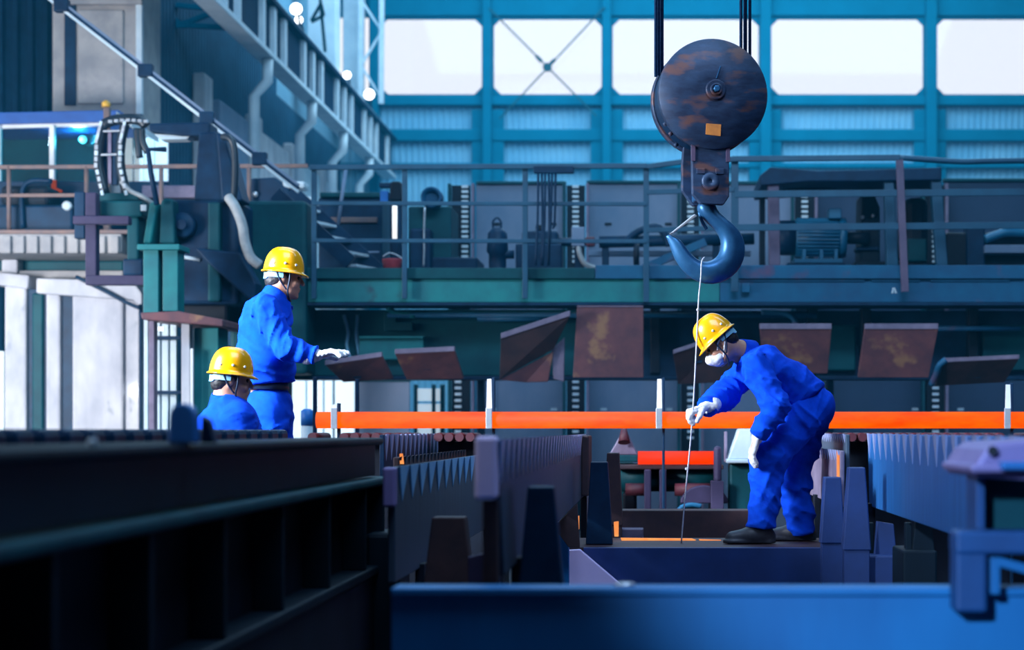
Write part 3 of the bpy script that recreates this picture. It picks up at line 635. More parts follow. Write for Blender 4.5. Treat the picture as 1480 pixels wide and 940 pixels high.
# ------------------------------------------------------------------ equipment on the deck
zd = zf(388)+.003
def onz(px, Y): return (px-VX)*Y/F
Yd = 20.2
zdp = CZ-(zd-CZ)*0+0
def pd(y, Y): return P(0, y, Y).z
hd = T('hydrant_column', 'dark valve column with a white tube lamp on the deck', 'valve', (P(572, 0, Yd).x, Yd, zd))
pb('column', M_navy, hd, 563, 580, 262, 390, Yd+.06, .22, .03, zb=zd)
pb('handle', M_navy, hd, 548, 566, 264, 271, Yd+.1, .1, .01)
pb('blue_cover', M_blue, hd, 549, 561, 276, 294, Yd+.1, .15, .01)
pprism('head', M_black, hd, [(566, 262), (578, 262), (580, 290), (562, 290)], Yd-.02, .3, .02)
tube('tube_lamp', M_tubelight, hd, [P(570.5, 298, Yd-.05), P(570.5, 322, Yd-.05), P(570.5, 348, Yd-.05)], .027, 10, 1)
pb('lamp_foot', M_navy, hd, 566, 575, 348, 390, Yd-.06, .08, .01, zb=zd)
bu = T('red_bucket', 'red fire bucket at the foot of the valve column', 'bucket', (P(567, 0, 19.7).x, 19.7, zd))
spun('pail', M_red, bu, (P(567, 0, 19.7).x, 19.7, zd), (0, 0, 1), [(0, .085), (.15, .11), (.16, .112), (.16, .10), (.02, .08)], 24)
tube('bail', M_pale, bu, [P(553.5, 371, 19.7), P(562, 366, 19.7), P(572, 368, 19.7), P(581, 374, 19.7)], .008, 6)
cb = T('dark_cabinet', 'dark equipment cabinet behind the railing left of the round drum', 'cabinet', (P(510, 0, 21).x, 21, zd))
pb('body', M_navy, cb, 460, 552, 286, 388, 21.0, .9, .02, zb=zd)
pb('copper_pipe', M_railbrown, cb, 470, 545, 314, 322, 20.95, .06, .01)
pb('top_shelf', M_tealdk, cb, 462, 552, 278, 285, 20.95, .9, .01)
cyl('grey_rod', M_grey, cb, P(500, 244, 20.85), P(486, 344, 20.85), .022, n=10)
cyl('low_pipe', M_grey, cb, P(495, 365, 20.8), P(548, 365, 20.8), .014, n=10)
cb2 = T('pump_cabinet', 'blue-green pump cabinet under the round drum', 'cabinet', (P(640, 0, 21).x, 21, zd))
pb('body', M_tealdk, cb2, 590, 652, 298, 388, 21.0, .8, .02, zb=zd)
pb('gearbox', M_navy, cb2, 592, 622, 330, 388, 20.7, .4, .03, zb=zd)
spun('round_drum', M_bluedeck, cb2, P(626, 288, 20.95), (0, -1, 0), [(0, .125), (.16, .125), (.2, .12), (.2, .095), (.1, .085), (.1, .05)], 28)
tube('chain', M_chrome, cb2, [P(614, 300, 20.6), P(613, 330, 20.6), P(613, 360, 20.6), P(612, 386, 20.6)], .012, 6)
pb('base_frame', M_navy, cb2, 590, 690, 372, 388, 20.9, .9, .02, zb=zd)
def pump(x, y0, label):
    t = T('pump_unit', label, 'pump', (P(x, 0, 20.6).x, 20.6, zd))
    c = P(x, 0, 20.6).x; z1 = pd(y0, 20.6)
    spun('casing', M_navy, t, (c, 20.6, zd), (0, 0, 1), [(0, .13), (.05, .13), (.06, .1), ((z1-zd)*.5, .1), ((z1-zd)*.55, .125), ((z1-zd)*.9, .11), (z1-zd, .06)], 20)
    tube('lifting_ring', M_navy, t, [(c-.05, 20.6, z1-.01), (c-.05, 20.6, z1+.08), (c+.0, 20.6, z1+.12), (c+.04, 20.6, z1+.07), (c+.04, 20.6, z1-.01)], .012, 6)
    cyl('outlet', M_navy, t, (c, 20.6, (z1+zd)/2), (c+.19, 20.6, (z1+zd)/2), .05, n=14); return t
pump(719, 330, 'dark upright pump with a ring on top, left of the third rail post')
gbx = T('gear_unit', 'dark gear unit under the hanging cords', 'gearbox', (P(785, 0, 20.6).x, 20.6, zd))
pb('base', M_navy, gbx, 745, 812, 352, 388, 20.6, .4, .02, zb=zd)
pb('housing', M_navy, gbx, 754, 806, 333, 352, 20.62, .36, .03)
pb('terminal_box', M_black, gbx, 774, 786, 325, 333, 20.66, .2, .01)
pb('red_valve', M_red_dark, gbx, 846, 860, 342, 356, 20.7, .1, .02)
cyl('shaft', M_navy, gbx, P(800, 350, 20.78), P(850, 350, 20.78), .05, n=14)
ch = T('cord_rack', 'small rack on the railing with six cords hanging down', 'rack', P(800, 245, 18.75))
pb('rack_plate', M_navy, ch, 771, 829, 240, 250, 18.745, .078, .006)
for i, (xa, xb_) in enumerate(((778, 774), (783, 783), (788, 784), (793, 793), (798, 792), (803, 798))):
    tube('cord', M_navy, ch, [P(xa, 248, 18.76), P((xa+xb_)/2+1, 320, 18.76), P(xb_, 330 if i == 5 else 384, 18.76)], .013, 6, 3)
hs = T('hose_box', 'pale hose box with a hanging hose below the second studded post', 'hose box', P(835, 388, 20.3))
pb('casing', M_grey, hs, 826, 845, 328, 356, 20.3, .12, .01)
tube('hose', M_palehose, hs, [P(836, 354, 20.34), P(838, 368, 20.3), P(846, 382, 20.3), P(862, 388, 20.35)], .03)
pb('stand', M_navy, hs, 830, 840, 356, 388, 20.36, .08, .006, zb=zd)
# pipework right of the hose box, behind the hook
pw = T('pipe_manifold', 'dark pipe manifold with a hump behind the hook', 'pipework', (P(930, 0, 20.9).x, 20.9, zd))
cyl('main_pipe', M_navy, pw, P(866, 350, 20.95), P(1090, 345, 20.95), .07)
tube('hump', M_navy, pw, [P(905, 350, 20.85), P(922, 335, 20.85), P(948, 328, 20.85), P(962, 340, 20.85), P(968, 356, 20.85)], .045)
bar('slanting_pipe', M_bluedeck, pw, P(930, 388, 20.7), P(1020, 350, 20.7), .09)
spun('flange_wheel', M_black, pw, P(924, 370, 20.75), (-1, 0, 0), [(0, .14), (.06, .14), (.07, .06)], 22)
pb('leg', M_navy, pw, 870, 880, 352, 388, 20.95, .1, .006, zb=zd)
pb('leg', M_navy, pw, 1030, 1040, 350, 388, 20.95, .1, .006, zb=zd)
pb('low_beam', M_grey, pw, 850, 1085, 362, 370, 21.2, .1, .006)
# motor under its table frame
mo = T('electric_motor', 'large blue ribbed electric motor under the frame on the deck', 'motor', (P(1187, 0, 20).x, 20, zd))
cx, cz = P(1187, 0, 20).x, P(0, 340, 20).z
R = .215
cyl('barrel', M_motor, mo, (P(1152, 0, 20).x, 20.3, cz), (P(1216, 0, 20).x, 20.3, cz), R, n=32)
for i in range(13):
    a_ = -1.15+i*.19
    z_ = cz+R*math.sin(a_)*1.03; y_ = 20.3-R*math.cos(a_)*1.03
    bar('cooling_fin', M_motor, mo, (P(1154, 0, 20).x, y_, z_), (P(1214, 0, 20).x, y_, z_), .03, .012, up=(0, -math.sin(a_), math.cos(a_)))
cyl('end_bell', M_motor, mo, (P(1216, 0, 20).x, 20.3, cz), (P(1226, 0, 20).x, 20.3, cz), R*1.1, R*1.02, n=32)
cyl('fan_cover', M_navy, mo, (P(1126, 0, 20).x, 20.3, cz), (P(1152, 0, 20).x, 20.3, cz), R*.92, n=32)
pb('terminal_box', M_motor, mo, 1198, 1216, 301, 316, 20.1, .2, .01)
for x in (1160, 1185, 1206): pb('foot_rib', M_motor, mo, x, x+5, 360, 374, 20.12, .2, .004)
pb('foot_plate', M_motor, mo, 1148, 1218, 374, 380, 20.05, .5, .006)
pb('bedplate', M_navy, mo, 1138, 1222, 380, 388, 20.0, .6, .006, zb=zd)
cyl('shaft', M_black, mo, (P(1226, 0, 20).x, 20.3, cz), (P(1262, 0, 20).x, 20.3, cz), .07, n=16)
tf = T('motor_frame', 'heavy dark steel frame built over the motor', 'frame', (P(1230, 0, 19.8).x, 19.8, zd))
pprism('top_beam', M_navy, tf, [(1098, 254), (1113, 242), (1180, 247), (1250, 246), (1361, 242), (1361, 260), (1250, 262), (1170, 262), (1100, 268)], 19.6, 1.3, .01)
for x0, x1, xb_ in ((1110, 1126, 1112), (1278, 1292, 1282), (1346, 1361, 1354)):
    pprism('leg', M_railpink if x0 == 1110 else M_rail, tf, [(x0, 260), (x1, 260), (xb_+16, 384), (xb_, 384)], 19.65, .14, .008)
pb('rear_leg', M_black, tf, 1098, 1106, 266, 386, 20.6, .12, .006, zb=zd)
bar('under_brace', M_black, tf, P(1130, 272, 20.2), P(1268, 262, 20.2), .1)
rd = T('reducer', 'black gear reducer with bright fittings right of the motor', 'gearbox', (P(1255, 0, 20.4).x, 20.4, zd))
pprism('casing', M_black, rd, [(1246, 280), (1262, 276), (1272, 300), (1272, 386), (1244, 386)], 20.4, .6, .02)
pb('flange', M_navy, rd, 1238, 1270, 356, 362, 20.36, .3, .01)
pb('base', M_black, rd, 1236, 1342, 378, 388, 20.3, .9, .01, zb=zd)
for x, y in ((1262, 312), (1247, 314)): ball('bright_fitting', M_chrome, rd, P(x, y, 20.36), .022)
pb('rear_drum', M_black, rd, 1308, 1342, 285, 378, 20.5, .7, .08)
pb('green_box', M_tealdk, rd, 1312, 1340, 345, 378, 20.25, .2, .02)
rm = T('right_machinery', 'dark low machinery at the right end of the deck', 'machinery', (P(1430, 0, 20.6).x, 20.6, zd))
pb('bed', M_black, rm, 1366, 1560, 336, 388, 20.7, .8, .03, zb=zd)
pb('upright', M_navy, rm, 1398, 1424, 326, 388, 20.6, .3, .02, zb=zd)
pb('grey_tray', M_grey, rm, 1424, 1560, 354, 366, 20.5, .25, .01)
tube('cable_bundle', M_motor, rm, [P(1424, 346, 20.55), P(1440, 340, 20.55), P(1460, 336, 20.55), P(1520, 340, 20.6)], .05)
# ------------------------------------------------------------------ glowing steel
Yh = 13.
hb = T('hot_steel_bar', 'long glowing orange steel bar behind the workers', 'steel bar', P(960, 619, Yh))
cyl('bar', M_hot, hb, P(458, 607.5, Yh), P(1600, 607.5, Yh), 12*Yh/F, n=28)
hb2 = T('hot_steel_bar', 'short glowing red bar low on the rollers, behind the white cord', 'steel bar', P(975, 672, 14.2))
cyl('bar', M_hotred, hb2, P(922, 662, 14.2), P(1032, 662, 14.2), 9.6*14.2/F, n=24)
for x, y0, lab in ((482, 585, 'pale guide strap round the left end of the hot bar'), (706, 548, 'bright guide strap on the hot bar below the torn dark plate'), (952, 548, 'white guide strap on the hot bar left of the white cord'), (1456, 556, 'white guide strap on the hot bar near the right picture edge')):
    t = T('guide_strap', lab, 'guide', P(x, 640, Yh-.1))
    pb('strap', M_chrome, t, x-4, x+5, 590, 620, Yh-.085, .02, .003)
    pprism('upright', M_white, t, [(x-2, y0), (x+4, y0), (x+5, 592), (x-3, 592)], Yh-.075, .01, 0)
    pb('rear_post', M_navy, t, x+5, x+9, y0-2, 640, Yh+.07, .05, .004, zb=0)
rr = T('roller_row', 'row of dull red rollers under the hot bar', 'rollers', P(960, 640, 13.3))
xs = [462+i*15 for i in range(10)]+[640+i*15 for i in range(6)]+[1150+i*15 for i in range(26)]
r0 = None
for x in xs:
    if min(abs(x-489), abs(x-713), abs(x-1463)) < 16: continue
    q = P(x, 632, 13.25)
    if r0 is None:
        v = [Vector((0, -.3, 0)), Vector((0, .3, 0))]; s, u = Vector((1, 0, 0)), Vector((0, 0, 1))
        R_ = [[p+s*(math.cos(t*math.pi/6)*.032)+u*(math.sin(t*math.pi/6)*.032) for t in range(12)] for p in v]
        V, Fc, S = ringmesh(R_); r0 = link('roller', V, Fc, M_red_dark, rr, at=q, smooth=S)
    else: copy_part(r0, rr, q)
for x0, x1 in ((455, 604), (633, 730), (1142, 1560)): pb('cradle', M_black, rr, x0, x1, 638, 660, 13.14, .4, .006, zb=0)
for i in (0, 1): 
    x = (474, 498)[i]
# ------------------------------------------------------------------ racks
def rack(label, X, th, y0, y1, zt, zb, side, pitch, tw, thh, m, mt, first=None, proud=.012, group='toothed cooling racks', endcut=.0, lg=.75):
    """plate along Y whose visible face looks to SIDE (+1 right, -1 left); one wedge per tooth"""
    t = T('toothed_rack', label, 'rack', (X, (y0+y1)/2, zb), group)
    xa, xb = (X-th, X) if side > 0 else (X, X+th)
    poly = [(xa, y0, zt), (xa, y1, zt), (xa, y1-endcut*.3, zb), (xa, y0+endcut, zb)]
    prism('plate', m, t, poly, (xb-xa, 0, 0), .006)
    y = y0+tw*.7; tooth = None
    while y < y1-tw*.5:
        if tooth is None:
            s = side
            V = [(0, -tw/2, 0), (0, tw/2, 0), (0, 0, -thh), (s*proud, -tw/2, .004), (s*proud, tw/2, .004), (s*.002, 0, -thh)]
            V = [Vector(v) for v in V]
            Fc = [(0, 1, 2), (3, 5, 4), (0, 3, 4, 1), (1, 4, 5, 2), (2, 5, 3, 0)]
            if s < 0: Fc = [f[::-1] for f in Fc]
            tooth = link('tooth', V, Fc, mt, t, at=(X, y, zt))
        else: copy_part(tooth, t, (X, y, zt))
        y += pitch
    for yy in (y0+lg, y1-.2): box('leg', M_black, t, X-.02, X+.02, yy, yy+.12, 0, zb+.02, .003)
    return t
rA = rack('large bright blue toothed rack at the right, beyond the bending worker', 1.25, .03, 6.1, 10.35, 1.228, .815, -1, .24, .10, .14, M_rackblue, M_toothpale, endcut=.25)
rB = rack('lower rack lit orange beside the worker\'s legs, behind the wedge posts', 1.06, .025, 10.05, 12.6, 1.135, .82, -1, .13, .05, .06, M_lip, M_toothpale, lg=1.35)
rB2 = rack('thin dull rack whose top just shows behind the bending worker\'s seat', 1.14, .025, 10.5, 12.9, 1.225, .8, -1, .12, .05, .05, M_slate, M_toothpale, lg=1.0)
rC = rack('long slate rack with a lilac end block at the picture\'s middle', -.45, .03, 5.3, 12.3, 1.22, .80, 1, .22, .12, .13, M_slate, M_toothlit, endcut=.25)
box('end_block', M_lilaclit, rC, -.515, -.452, 5.27, 5.38, 1.045, 1.232, .012, label='lilac end block, painted as lit')  # light on its front is put into the paler colour
prism('end_fin', M_rustdk, rC, [(-.50, 5.36, 1.04), (-.455, 5.36, 1.04), (-.455, 5.36, .79), (-.50, 5.36, .79)], (0, .05, 0), .004)
box('far_stop', M_rustdk, rC, -.452, -.40, 11.7, 12.28, .82, 1.215, .01)
rD = rack('rack of bright blue triangles left of the lilac end block', -1.0, .03, 7.05, 11.2, 1.103, .65, 1, .31, .27, .14, M_slate, M_toothblue)
box('end_tab', M_lilac, rD, -1.04, -.99, 6.98, 7.05, .95, 1.105, .01)
rE = rack('dark far rack with pale spikes under the left part of the hot bar', -1.62, .03, 10.95, 14.4, 1.222, .9, 1, .22, .11, .16, M_navy, M_toothpale)
rE2 = rack('narrow glinting rack between the dark far rack and the blue triangles', -1.25, .03, 8.95, 12.2, 1.115, .7, 1, .16, .07, .04, M_rustdk, M_slate)
pprism('glow_chip', M_hotpale, None, [(577.5, 656), (581, 656), (583, 671), (577.5, 671)], 8.98, .03, 0, label='small glowing chip between two racks beside the dark beam', cat='hot steel')
rF = T('block_rack', 'dark rack of rounded blocks running along the left behind the beam', 'rack', (-1.92, 7, 0), 'toothed cooling racks')
box('plate', M_black, rF, -1.98, -1.9, 4.6, 9.4, .5, 1.205, .006)
tooth = None; y = 4.7
while y < 9.3:
    if tooth is None:
        tooth = link('block', boxv(-.04, .06, -.09, .09, -.02, .045), BF, M_navy, rF, at=(-1.94, y, 1.208), bev=.022)
    else: copy_part(tooth, rF, (-1.94, y, 1.208))
    y += .24
# ------------------------------------------------------------------ left foreground beam
lb = T('foreground_beam', 'huge dark out-of-focus girder at the lower left with a rail on top', 'beam', (-1.25, 5, .3))
X0 = -1.185
yA, yB = 2.0, 8.0
box('top_flange', M_beamdk, lb, X0-.34, X0, yA, yB, 1.185, 1.216, .012)
box('upper_web', M_beamdk, lb, X0-.06, X0-.03, yA, yB-.06, 1.05, 1.19, .004)
box('middle_flange', M_tealdk, lb, X0-.28, X0+.01, yA, yB+.12, 1.005, 1.042, .012)
box('lower_web', M_black, lb, X0-.14, X0-.11, yA, yB, .655, 1.01, .004)
box('bottom_flange', M_beamdk, lb, X0-.2, X0, yA, yB, .62, .66, .01)
box('plinth', M_black, lb, X0-.15, X0-.02, yA, yB, .0, .62, .01)
for yy in (3.6, 4.3, 5.05, 5.85, 6.7, 7.55):
    box('web_stiffener', M_beamdk, lb, X0-.11, X0-.01, yy, yy+.03, .66, 1.005, .004)
box('end_plate', M_beamdk, lb, X0-.16, X0+.0, yB, yB+.03, .40, 1.005, .006)
box('end_box', M_beamdk, lb, X0-.06, X0+.09, yB-.15, yB+.2, .0, .80, .02)
box('end_upright', M_slate, lb, X0+.05, X0+.075, yB-.0, yB+.10, .78, 1.07, .006)
lug = T('lifting_lug', 'blurred round-topped blue lug standing on the dark girder', 'lug', (-1.20, 4.65, 1.216))
prism('tab', M_rackblue, lug, [(-1.20+.032*math.cos(a), 4.6, 1.285+.034*math.sin(a)) for a in [i*math.pi/8 for i in range(9)]]+[(-1.235, 4.6, 1.216), (-1.165, 4.6, 1.216)], (0, .06, 0), .006)
prism('side_tab', M_navy, lug, [(-1.165, 4.66, 1.216), (-1.13, 4.66, 1.216), (-1.145, 4.66, 1.275), (-1.165, 4.66, 1.29)], (0, .05, 0), .004)
spun('bolt_head', M_pale, None, (-1.21, 3.9, 1.2162), (0, 0, 1), [(0, .011), (.012, .011), (.016, .005)], 12, label='tiny bright bolt head on the dark girder left of the lug', cat='bolt')
# ------------------------------------------------------------------ front cross beam and right bracket
fb = T('front_beam', 'wide blue out-of-focus cross beam along the bottom of the picture', 'beam', (.1, 5, 0))
zt = CZ-228*5/F
box('web', M_beamblue, fb, -.72, 1.5, 5.0, 5.03, .1, zt-.02, .003)
box('top_flange', M_beamblue, fb, -.72, 1.5, 4.985, 5.12, zt-.022, zt, .005)
box('base_flange', M_beamdk, fb, -.72, 1.5, 4.95, 5.15, 0, .1, .006)
for x in (-.3, .35, .95): box('rear_rib', M_beamdk, fb, x, x+.02, 5.03, 5.11, .1, zt-.022, .003)
q = P(903, 849, 5.05)
spun('washer', M_chrome, None, (q.x, 5.05, zt), (0, 0, 1), [(0, .03), (.006, .03), (.010, .026), (.010, .008), (.004, .006)], 20, label='small brassy round cap lying on the front cross beam', cat='cap')
rbk = T('right_bracket', 'blurred lilac and blue steel bracket at the lower right edge', 'bracket', P(1440, 880, 4.9))
Yb = 4.92
pprism('lilac_cap', M_lilac, rbk, [(1424, 650), (1440, 640), (1560, 632), (1560, 700), (1410, 690), (1410, 672)], Yb, .5, .012)
pb('cap_lip', M_lilac, rbk, 1404, 1560, 672, 684, Yb-.06, .5, .008)
pb('recess_bar', M_rackblue, rbk, 1448, 1560, 668, 680, Yb-.09, .06, .006)
cyl('hole_pin', M_black, rbk, P(1435, 652, Yb-.03), P(1435, 652, Yb+.02), .014, n=14)
pb('back_panel', M_tealdk, rbk, 1409, 1560, 690, 800, Yb+.25, .05, .006)
pb('panel_edge', M_bracketblue, rbk, 1411, 1424, 690, 780, Yb+.12, .16, .004)
pb('upright', M_bracketblue, rbk, 1382, 1427, 776, 886, 4.87, .112, .01)
pb('top_arm', M_bracketblue, rbk, 1382, 1560, 768, 802, Yb-.06, .12, .01)
pprism('gusset', M_beamblue, rbk, [(1432, 806), (1446, 806), (1560, 836), (1560, 852), (1446, 820), (1446, 860), (1432, 860)], Yb-.03, .08, .004)
# ------------------------------------------------------------------ the pit and its ledges
deck = T('worker_ledge', 'dark steel ledge the bending worker stands on', 'ledge', (.3, 10.6, 0))
zl = CZ-163*10.8/F
xl0, xl1 = P(806, 0, 10.4).x, P(1247, 0, 10.4).x
box('front_plate', M_postblue, deck, xl0+.15, xl1, 10.36, 10.40, 0.0, zl, .004)
box('top_plate', M_rustdk, deck, xl0, xl1, 10.4, 11.3, zl-.04, zl, .004)
box('rear_plate', M_rustdk, deck, xl0, xl1, 11.26, 11.3, 0, zl-.04, .004)
pprism('lit_patch_plate', M_lilaclit, deck, [(803, 797), (838, 795), (905, 852), (905, 900), (806, 900)], 10.28, .07, .004, label='lilac plate shaped as a lit patch on the ledge')  # added plate in the shape and colour of light on the ledge
pb('hinge_lug', M_slate, deck, 1199, 1212, 777, 797, 10.28, .08, .006)
hs_ = T('hot_strip', 'thin glowing strip lying across the ledge at the cord\'s foot', 'hot steel', P(970, 781, 10.95))
prism('strip', M_hotpale, hs_, [P(897, 778, 11.02), P(1000, 779, 11.02), P(1006, 781, 11.02), P(1000, 783.5, 11.02), P(899, 783.5, 11.02)], (0, .03, 0), 0)
prism('strip_end', M_hotpale, hs_, [P(1010, 780, 11.02), P(1042, 781, 11.02), P(1042, 783.5, 11.02), P(1012, 783.5, 11.02)], (0, .03, 0), 0)
def small_hot(label, pix, Y):
    return pprism('glow_chip', M_hotpale, None, pix, Y, .03, .002, label=label, cat='hot steel')
small_hot('glowing end of a bar beside the left wedge post at the slate rack', [(828, 748), (837, 746), (837, 764), (834, 784), (829, 784)], 10.1)
small_hot('small glowing chip standing at the left end of the glowing strip', [(887, 755), (894, 754), (894, 776), (888, 776)], 11.2)
def wedge(label, X, Y, y0, y1, w0, w1, m, d=.12, zb=0, shear=0., foot=True):
    zt_ = CZ-(y0-VY)*Y/F; zb_ = CZ-(y1-VY)*Y/F
    t = T('wedge_post', label, 'post', (X, Y, zb), 'tapered steel posts')
    prism('post', m, t, [(X-w0/2, Y, zt_), (X+w0/2, Y, zt_), (X+w1/2+shear, Y, zb_), (X-w1/2, Y, zb_)], (0, d, 0), .006)
    if foot and zb_ > .02: box('foot', m, t, X-w1*.45, X+w1*.45, Y+.01, Y+d-.01, 0, zb_, .004)
    return t
wedge('black tapered post in front of the slate rack', -.36, 5.9, 704, 850, .085, .145, M_navy, shear=.0)
wedge('broad dark tapered post in front of the rack of blue triangles', -.81, 7.2, 748, 850, .13, .20, M_rustdk)
wedge('tall dark tapered post at the far end of the slate rack', P(866, 0, 10.6).x, 10.6, 668, 787.5, .10, .16, M_navy, foot=False)
wedge('reddish tapered post behind the far end of the slate rack', P(886, 0, 11.9).x, 11.88, 655, 760, .08, .13, M_rustdk, d=.2)
wedge('shorter blue wedge post right of the bending worker, under a glowing gap', P(1204, 0, 9.9).x, 9.9, 690, 786, .09, .135, M_postblue)
wedge('taller blue wedge post right of the bending worker', P(1239, 0, 9.5).x, 9.5, 676, 796, .085, .15, M_postblue)
prism('glow_chip', M_hotpale, None, [(1.053, 10.07, 1.133), (1.053, 10.17, 1.133), (1.053, 10.17, .985), (1.053, 10.07, .985)], (.006, 0, 0), 0, label='upright sliver of painted orange light above the shorter blue wedge post', cat='hot steel')  # orange light on the lower rack, put in as a glowing sliver
for x0, x1, y0, Y, lab, m in ((1250, 1302, 803, 9.72, 'blue support block under the bright rack, nearest the wedge posts', M_postblue), (1305, 1355, 796, 9.0, 'second dark support block under the bright rack', M_beamdk)):
    t = T('support_block', lab, 'block', P((x0+x1)/2, 860, Y))
    pb('block', m, t, x0, x1, y0, 860, Y, .4, .012, zb=0)
    pprism('rib', m, t, [(x0+18, 754), (x0+42, 758), (x0+46, y0), (x0+14, y0)], Y+.1, .06, .004)
    pb('stem', M_beamdk, t, x0+4, x0+13, 756, y0, Y+.15, .06, .004)
br = T('small_bracket', 'pale dark-red bracket foot behind the black tapered post', 'bracket', (P(690, 0, 6.4).x, 6.4, 0))
pprism('plate', M_framepurple, br, [(676, 806), (700, 800), (698, 1130), (680, 1130)], 6.4, .05, .004)
pprism('dark_arm', M_navy, br, [(690, 836), (722, 830), (722, 1125), (690, 1125)], 6.45, .05, .004)
nb = T('notched_gusset', 'dark notched plate between the black tapered post and the ledge', 'plate', (P(815, 0, 9.6).x, 9.6, 0))
pprism('plate', M_rustdk, nb, [(800, 762), (834, 728), (838, 792), (822, 792)], 9.8, .05, .004)
pb('blue_foot', M_beamblue, nb, 800, 822, 768, 800, 9.9, .1, .004, zb=0)
# roller table between the racks
rt = T('roller_table', 'dark roller table low between the racks under the red bar', 'roller table', P(980, 740, 14.4))
for x0, x1 in ((892, 953), (963, 1040)):
    cyl('roller', M_tealdk, rt, P(x0, 692, 14.4), P(x1, 692, 14.4), .105, n=24)
    cyl('red_core', M_red_dark, rt, P(x0+12, 708, 14.2), P(x1-14, 708, 14.2), .05, n=16)
pb('bed_plate', M_rustdk, rt, 890, 1046, 672, 679, 14.2, .5, .01)
for x in (931, 953): pb('bearing', M_framepurple, rt, x, x+10, 679, 740, 14.1, .3, .01, zb=0)
for x in (900, 1026): pb('stand', M_black, rt, x, x+20, 712, 745, 14.3, .4, .02, zb=0)
pprism('dome_guard', M_framepurple, rt, [(1000+35*math.cos(a)+18, 728-26*math.sin(a)) for a in [i*math.pi/10 for i in range(11)]], 14.0, .12, .01)
tube('curved_pipe', M_bluedeck, rt, [P(978, 742, 13.8), P(986, 733, 13.8), P(1000, 730, 13.8), P(1014, 732, 13.8)], .018)
pb('guide_block', M_framepurple, rt, 1032, 1043, 645, 698, 13.9, .12, .025)
pb('guide_foot', M_framepurple, rt, 1028, 1046, 696, 701, 13.85, .2, .004, zb=0)
wc = T('white_hopper', 'white tapered guide hopper behind the bending worker\'s knee', 'hopper', P(1068, 740, 13.9))
pprism('hopper', M_pale, wc, [(1068, 620), (1086, 620), (1090, 664), (1052, 664)], 13.9, .3, .01)
pb('collar', M_pale, wc, 1050, 1092, 664, 670, 13.85, .4, .01)
pb('stand', M_tealdk, wc, 1054, 1090, 670, 740, 13.95, .3, .02, zb=0)
pb('side_ribs', M_lip, wc, 1047, 1051, 624, 668, 14.1, .1, .004)
wc2 = T('white_hopper', 'grey tapered hopper left of the red bar, with a red nozzle', 'hopper', P(902, 740, 14.2))
pprism('hopper', M_lip, wc2, [(897, 628), (908, 628), (922, 658), (880, 658)], 14.4, .25, .01)
pb('collar', M_tealdk, wc2, 878, 922, 658, 668, 14.35, .36, .01)
pb('stand', M_tealdk, wc2, 884, 916, 668, 740, 14.75, .1, .02, zb=0)
cyl('red_nozzle', M_red_dark, wc2, P(902, 640, 14.3), P(902, 618, 14.35), .05, .02, n=14)
cbm = T('pit_cross_beam', 'dark red cross beam in the pit behind the glowing strip', 'beam', P(985, 765, 12.2))
pb('face', M_rustdk, cbm, 876, 1110, 738, 764, 12.2, .25, .006, zb=0)
pb('pale_sill', M_lip, cbm, 874, 930, 765, 774, 12.0, .2, .006, zb=0)
# walkway of the left workers
wk = T('left_walkway', 'low steel walkway under the standing worker, hidden by the racks', 'walkway', (-2.25, 10.8, 0))
box('grating', M_navy, wk, -2.8, -1.72, 10.3, 11.4, .50, .54, .004)
for x in (-2.75, -1.82):
    for y in (10.36, 11.3): box('leg', M_navy, wk, x, x+.05, y, y+.05, 0, .5, .003)
# ------------------------------------------------------------------ crane hook block
hkY = 10.8; S = hkY/F
hk = T('crane_hook_block', 'big round crane pulley block with a curved blue steel hook', 'crane hook', P(1030, 137, hkY))
C0 = P(1030, 137, hkY); yaw = .16
ax = Vector((math.sin(yaw), -math.cos(yaw), 0)); sd = Vector((math.cos(yaw), math.sin(yaw), 0)); up = Vector((0, 0, 1))
def H(px, py, d=0.): return C0+sd*((px-1030)*S)+up*(-(py-137)*S)+ax*d
Rr = 80*S
spun('front_cover', M_block, hk, C0-ax*.03, ax, [(0, Rr), (.05, Rr), (.06, Rr*.985), (.062, Rr*.3)], 64)
spun('sheave', M_navy, hk, C0-ax*.22, ax, [(0, Rr*.96), (.02, Rr*.96), (.07, Rr*.86), (.12, Rr*.86), (.17, Rr*.96), (.19, Rr*.96)], 64)
spun('rear_cover', M_block, hk, C0-ax*.29, ax, [(0, Rr*.5), (.002, Rr), (.06, Rr), (.065, Rr*.98)], 64)
spun('hub_plate', M_block, hk, H(1033, 131, .030), ax, [(0, 15*S), (.012, 15*S), (.016, 13*S)], 28)
spun('hub_ring', M_block, hk, H(1033, 131, .045), ax, [(0, 9*S), (.012, 9*S), (.014, 6*S), (.004, 5*S)], 24)
spun('hub_nut', M_hook, hk, H(1033, 131, .052), ax, [(0, 5*S), (.022, 5*S), (.026, 3.5*S)], 6)
bar('grease_tube', M_hook, hk, H(1034, 115, .036), H(1040, 97, .036), .008, .008)
prism('orange_patch', M_orange, hk, [H(1019, 180, .034), H(1041, 181, .034), H(1040, 198, .034), H(1018, 196, .034)], -ax*.006, .001)
for px, py in ((992, 206), (984, 190), (976, 176)):
    spun('rim_bolt', M_block, hk, H(px-6, py-4, -.12)+Vector((-.01, 0, -.01)), (-.7, -.2, -.6), [(0, .014), (.02, .014), (.024, .008)], 6)
prism('hanger_plate', M_block, hk, [H(999, 203, .01), H(1054, 203, .01), H(1054, 284, .01), H(1046, 296, .01), H(1012, 295, .01), H(1000, 281, .01)], -ax*.05, .006)
prism('hanger_plate', M_block, hk, [H(996, 203, -.2), H(1050, 203, -.2), H(1050, 270, -.2), H(1038, 292, -.2), H(1010, 292, -.2), H(994, 270, -.2), H(994, 232, -.2)], -ax*.05, .006)
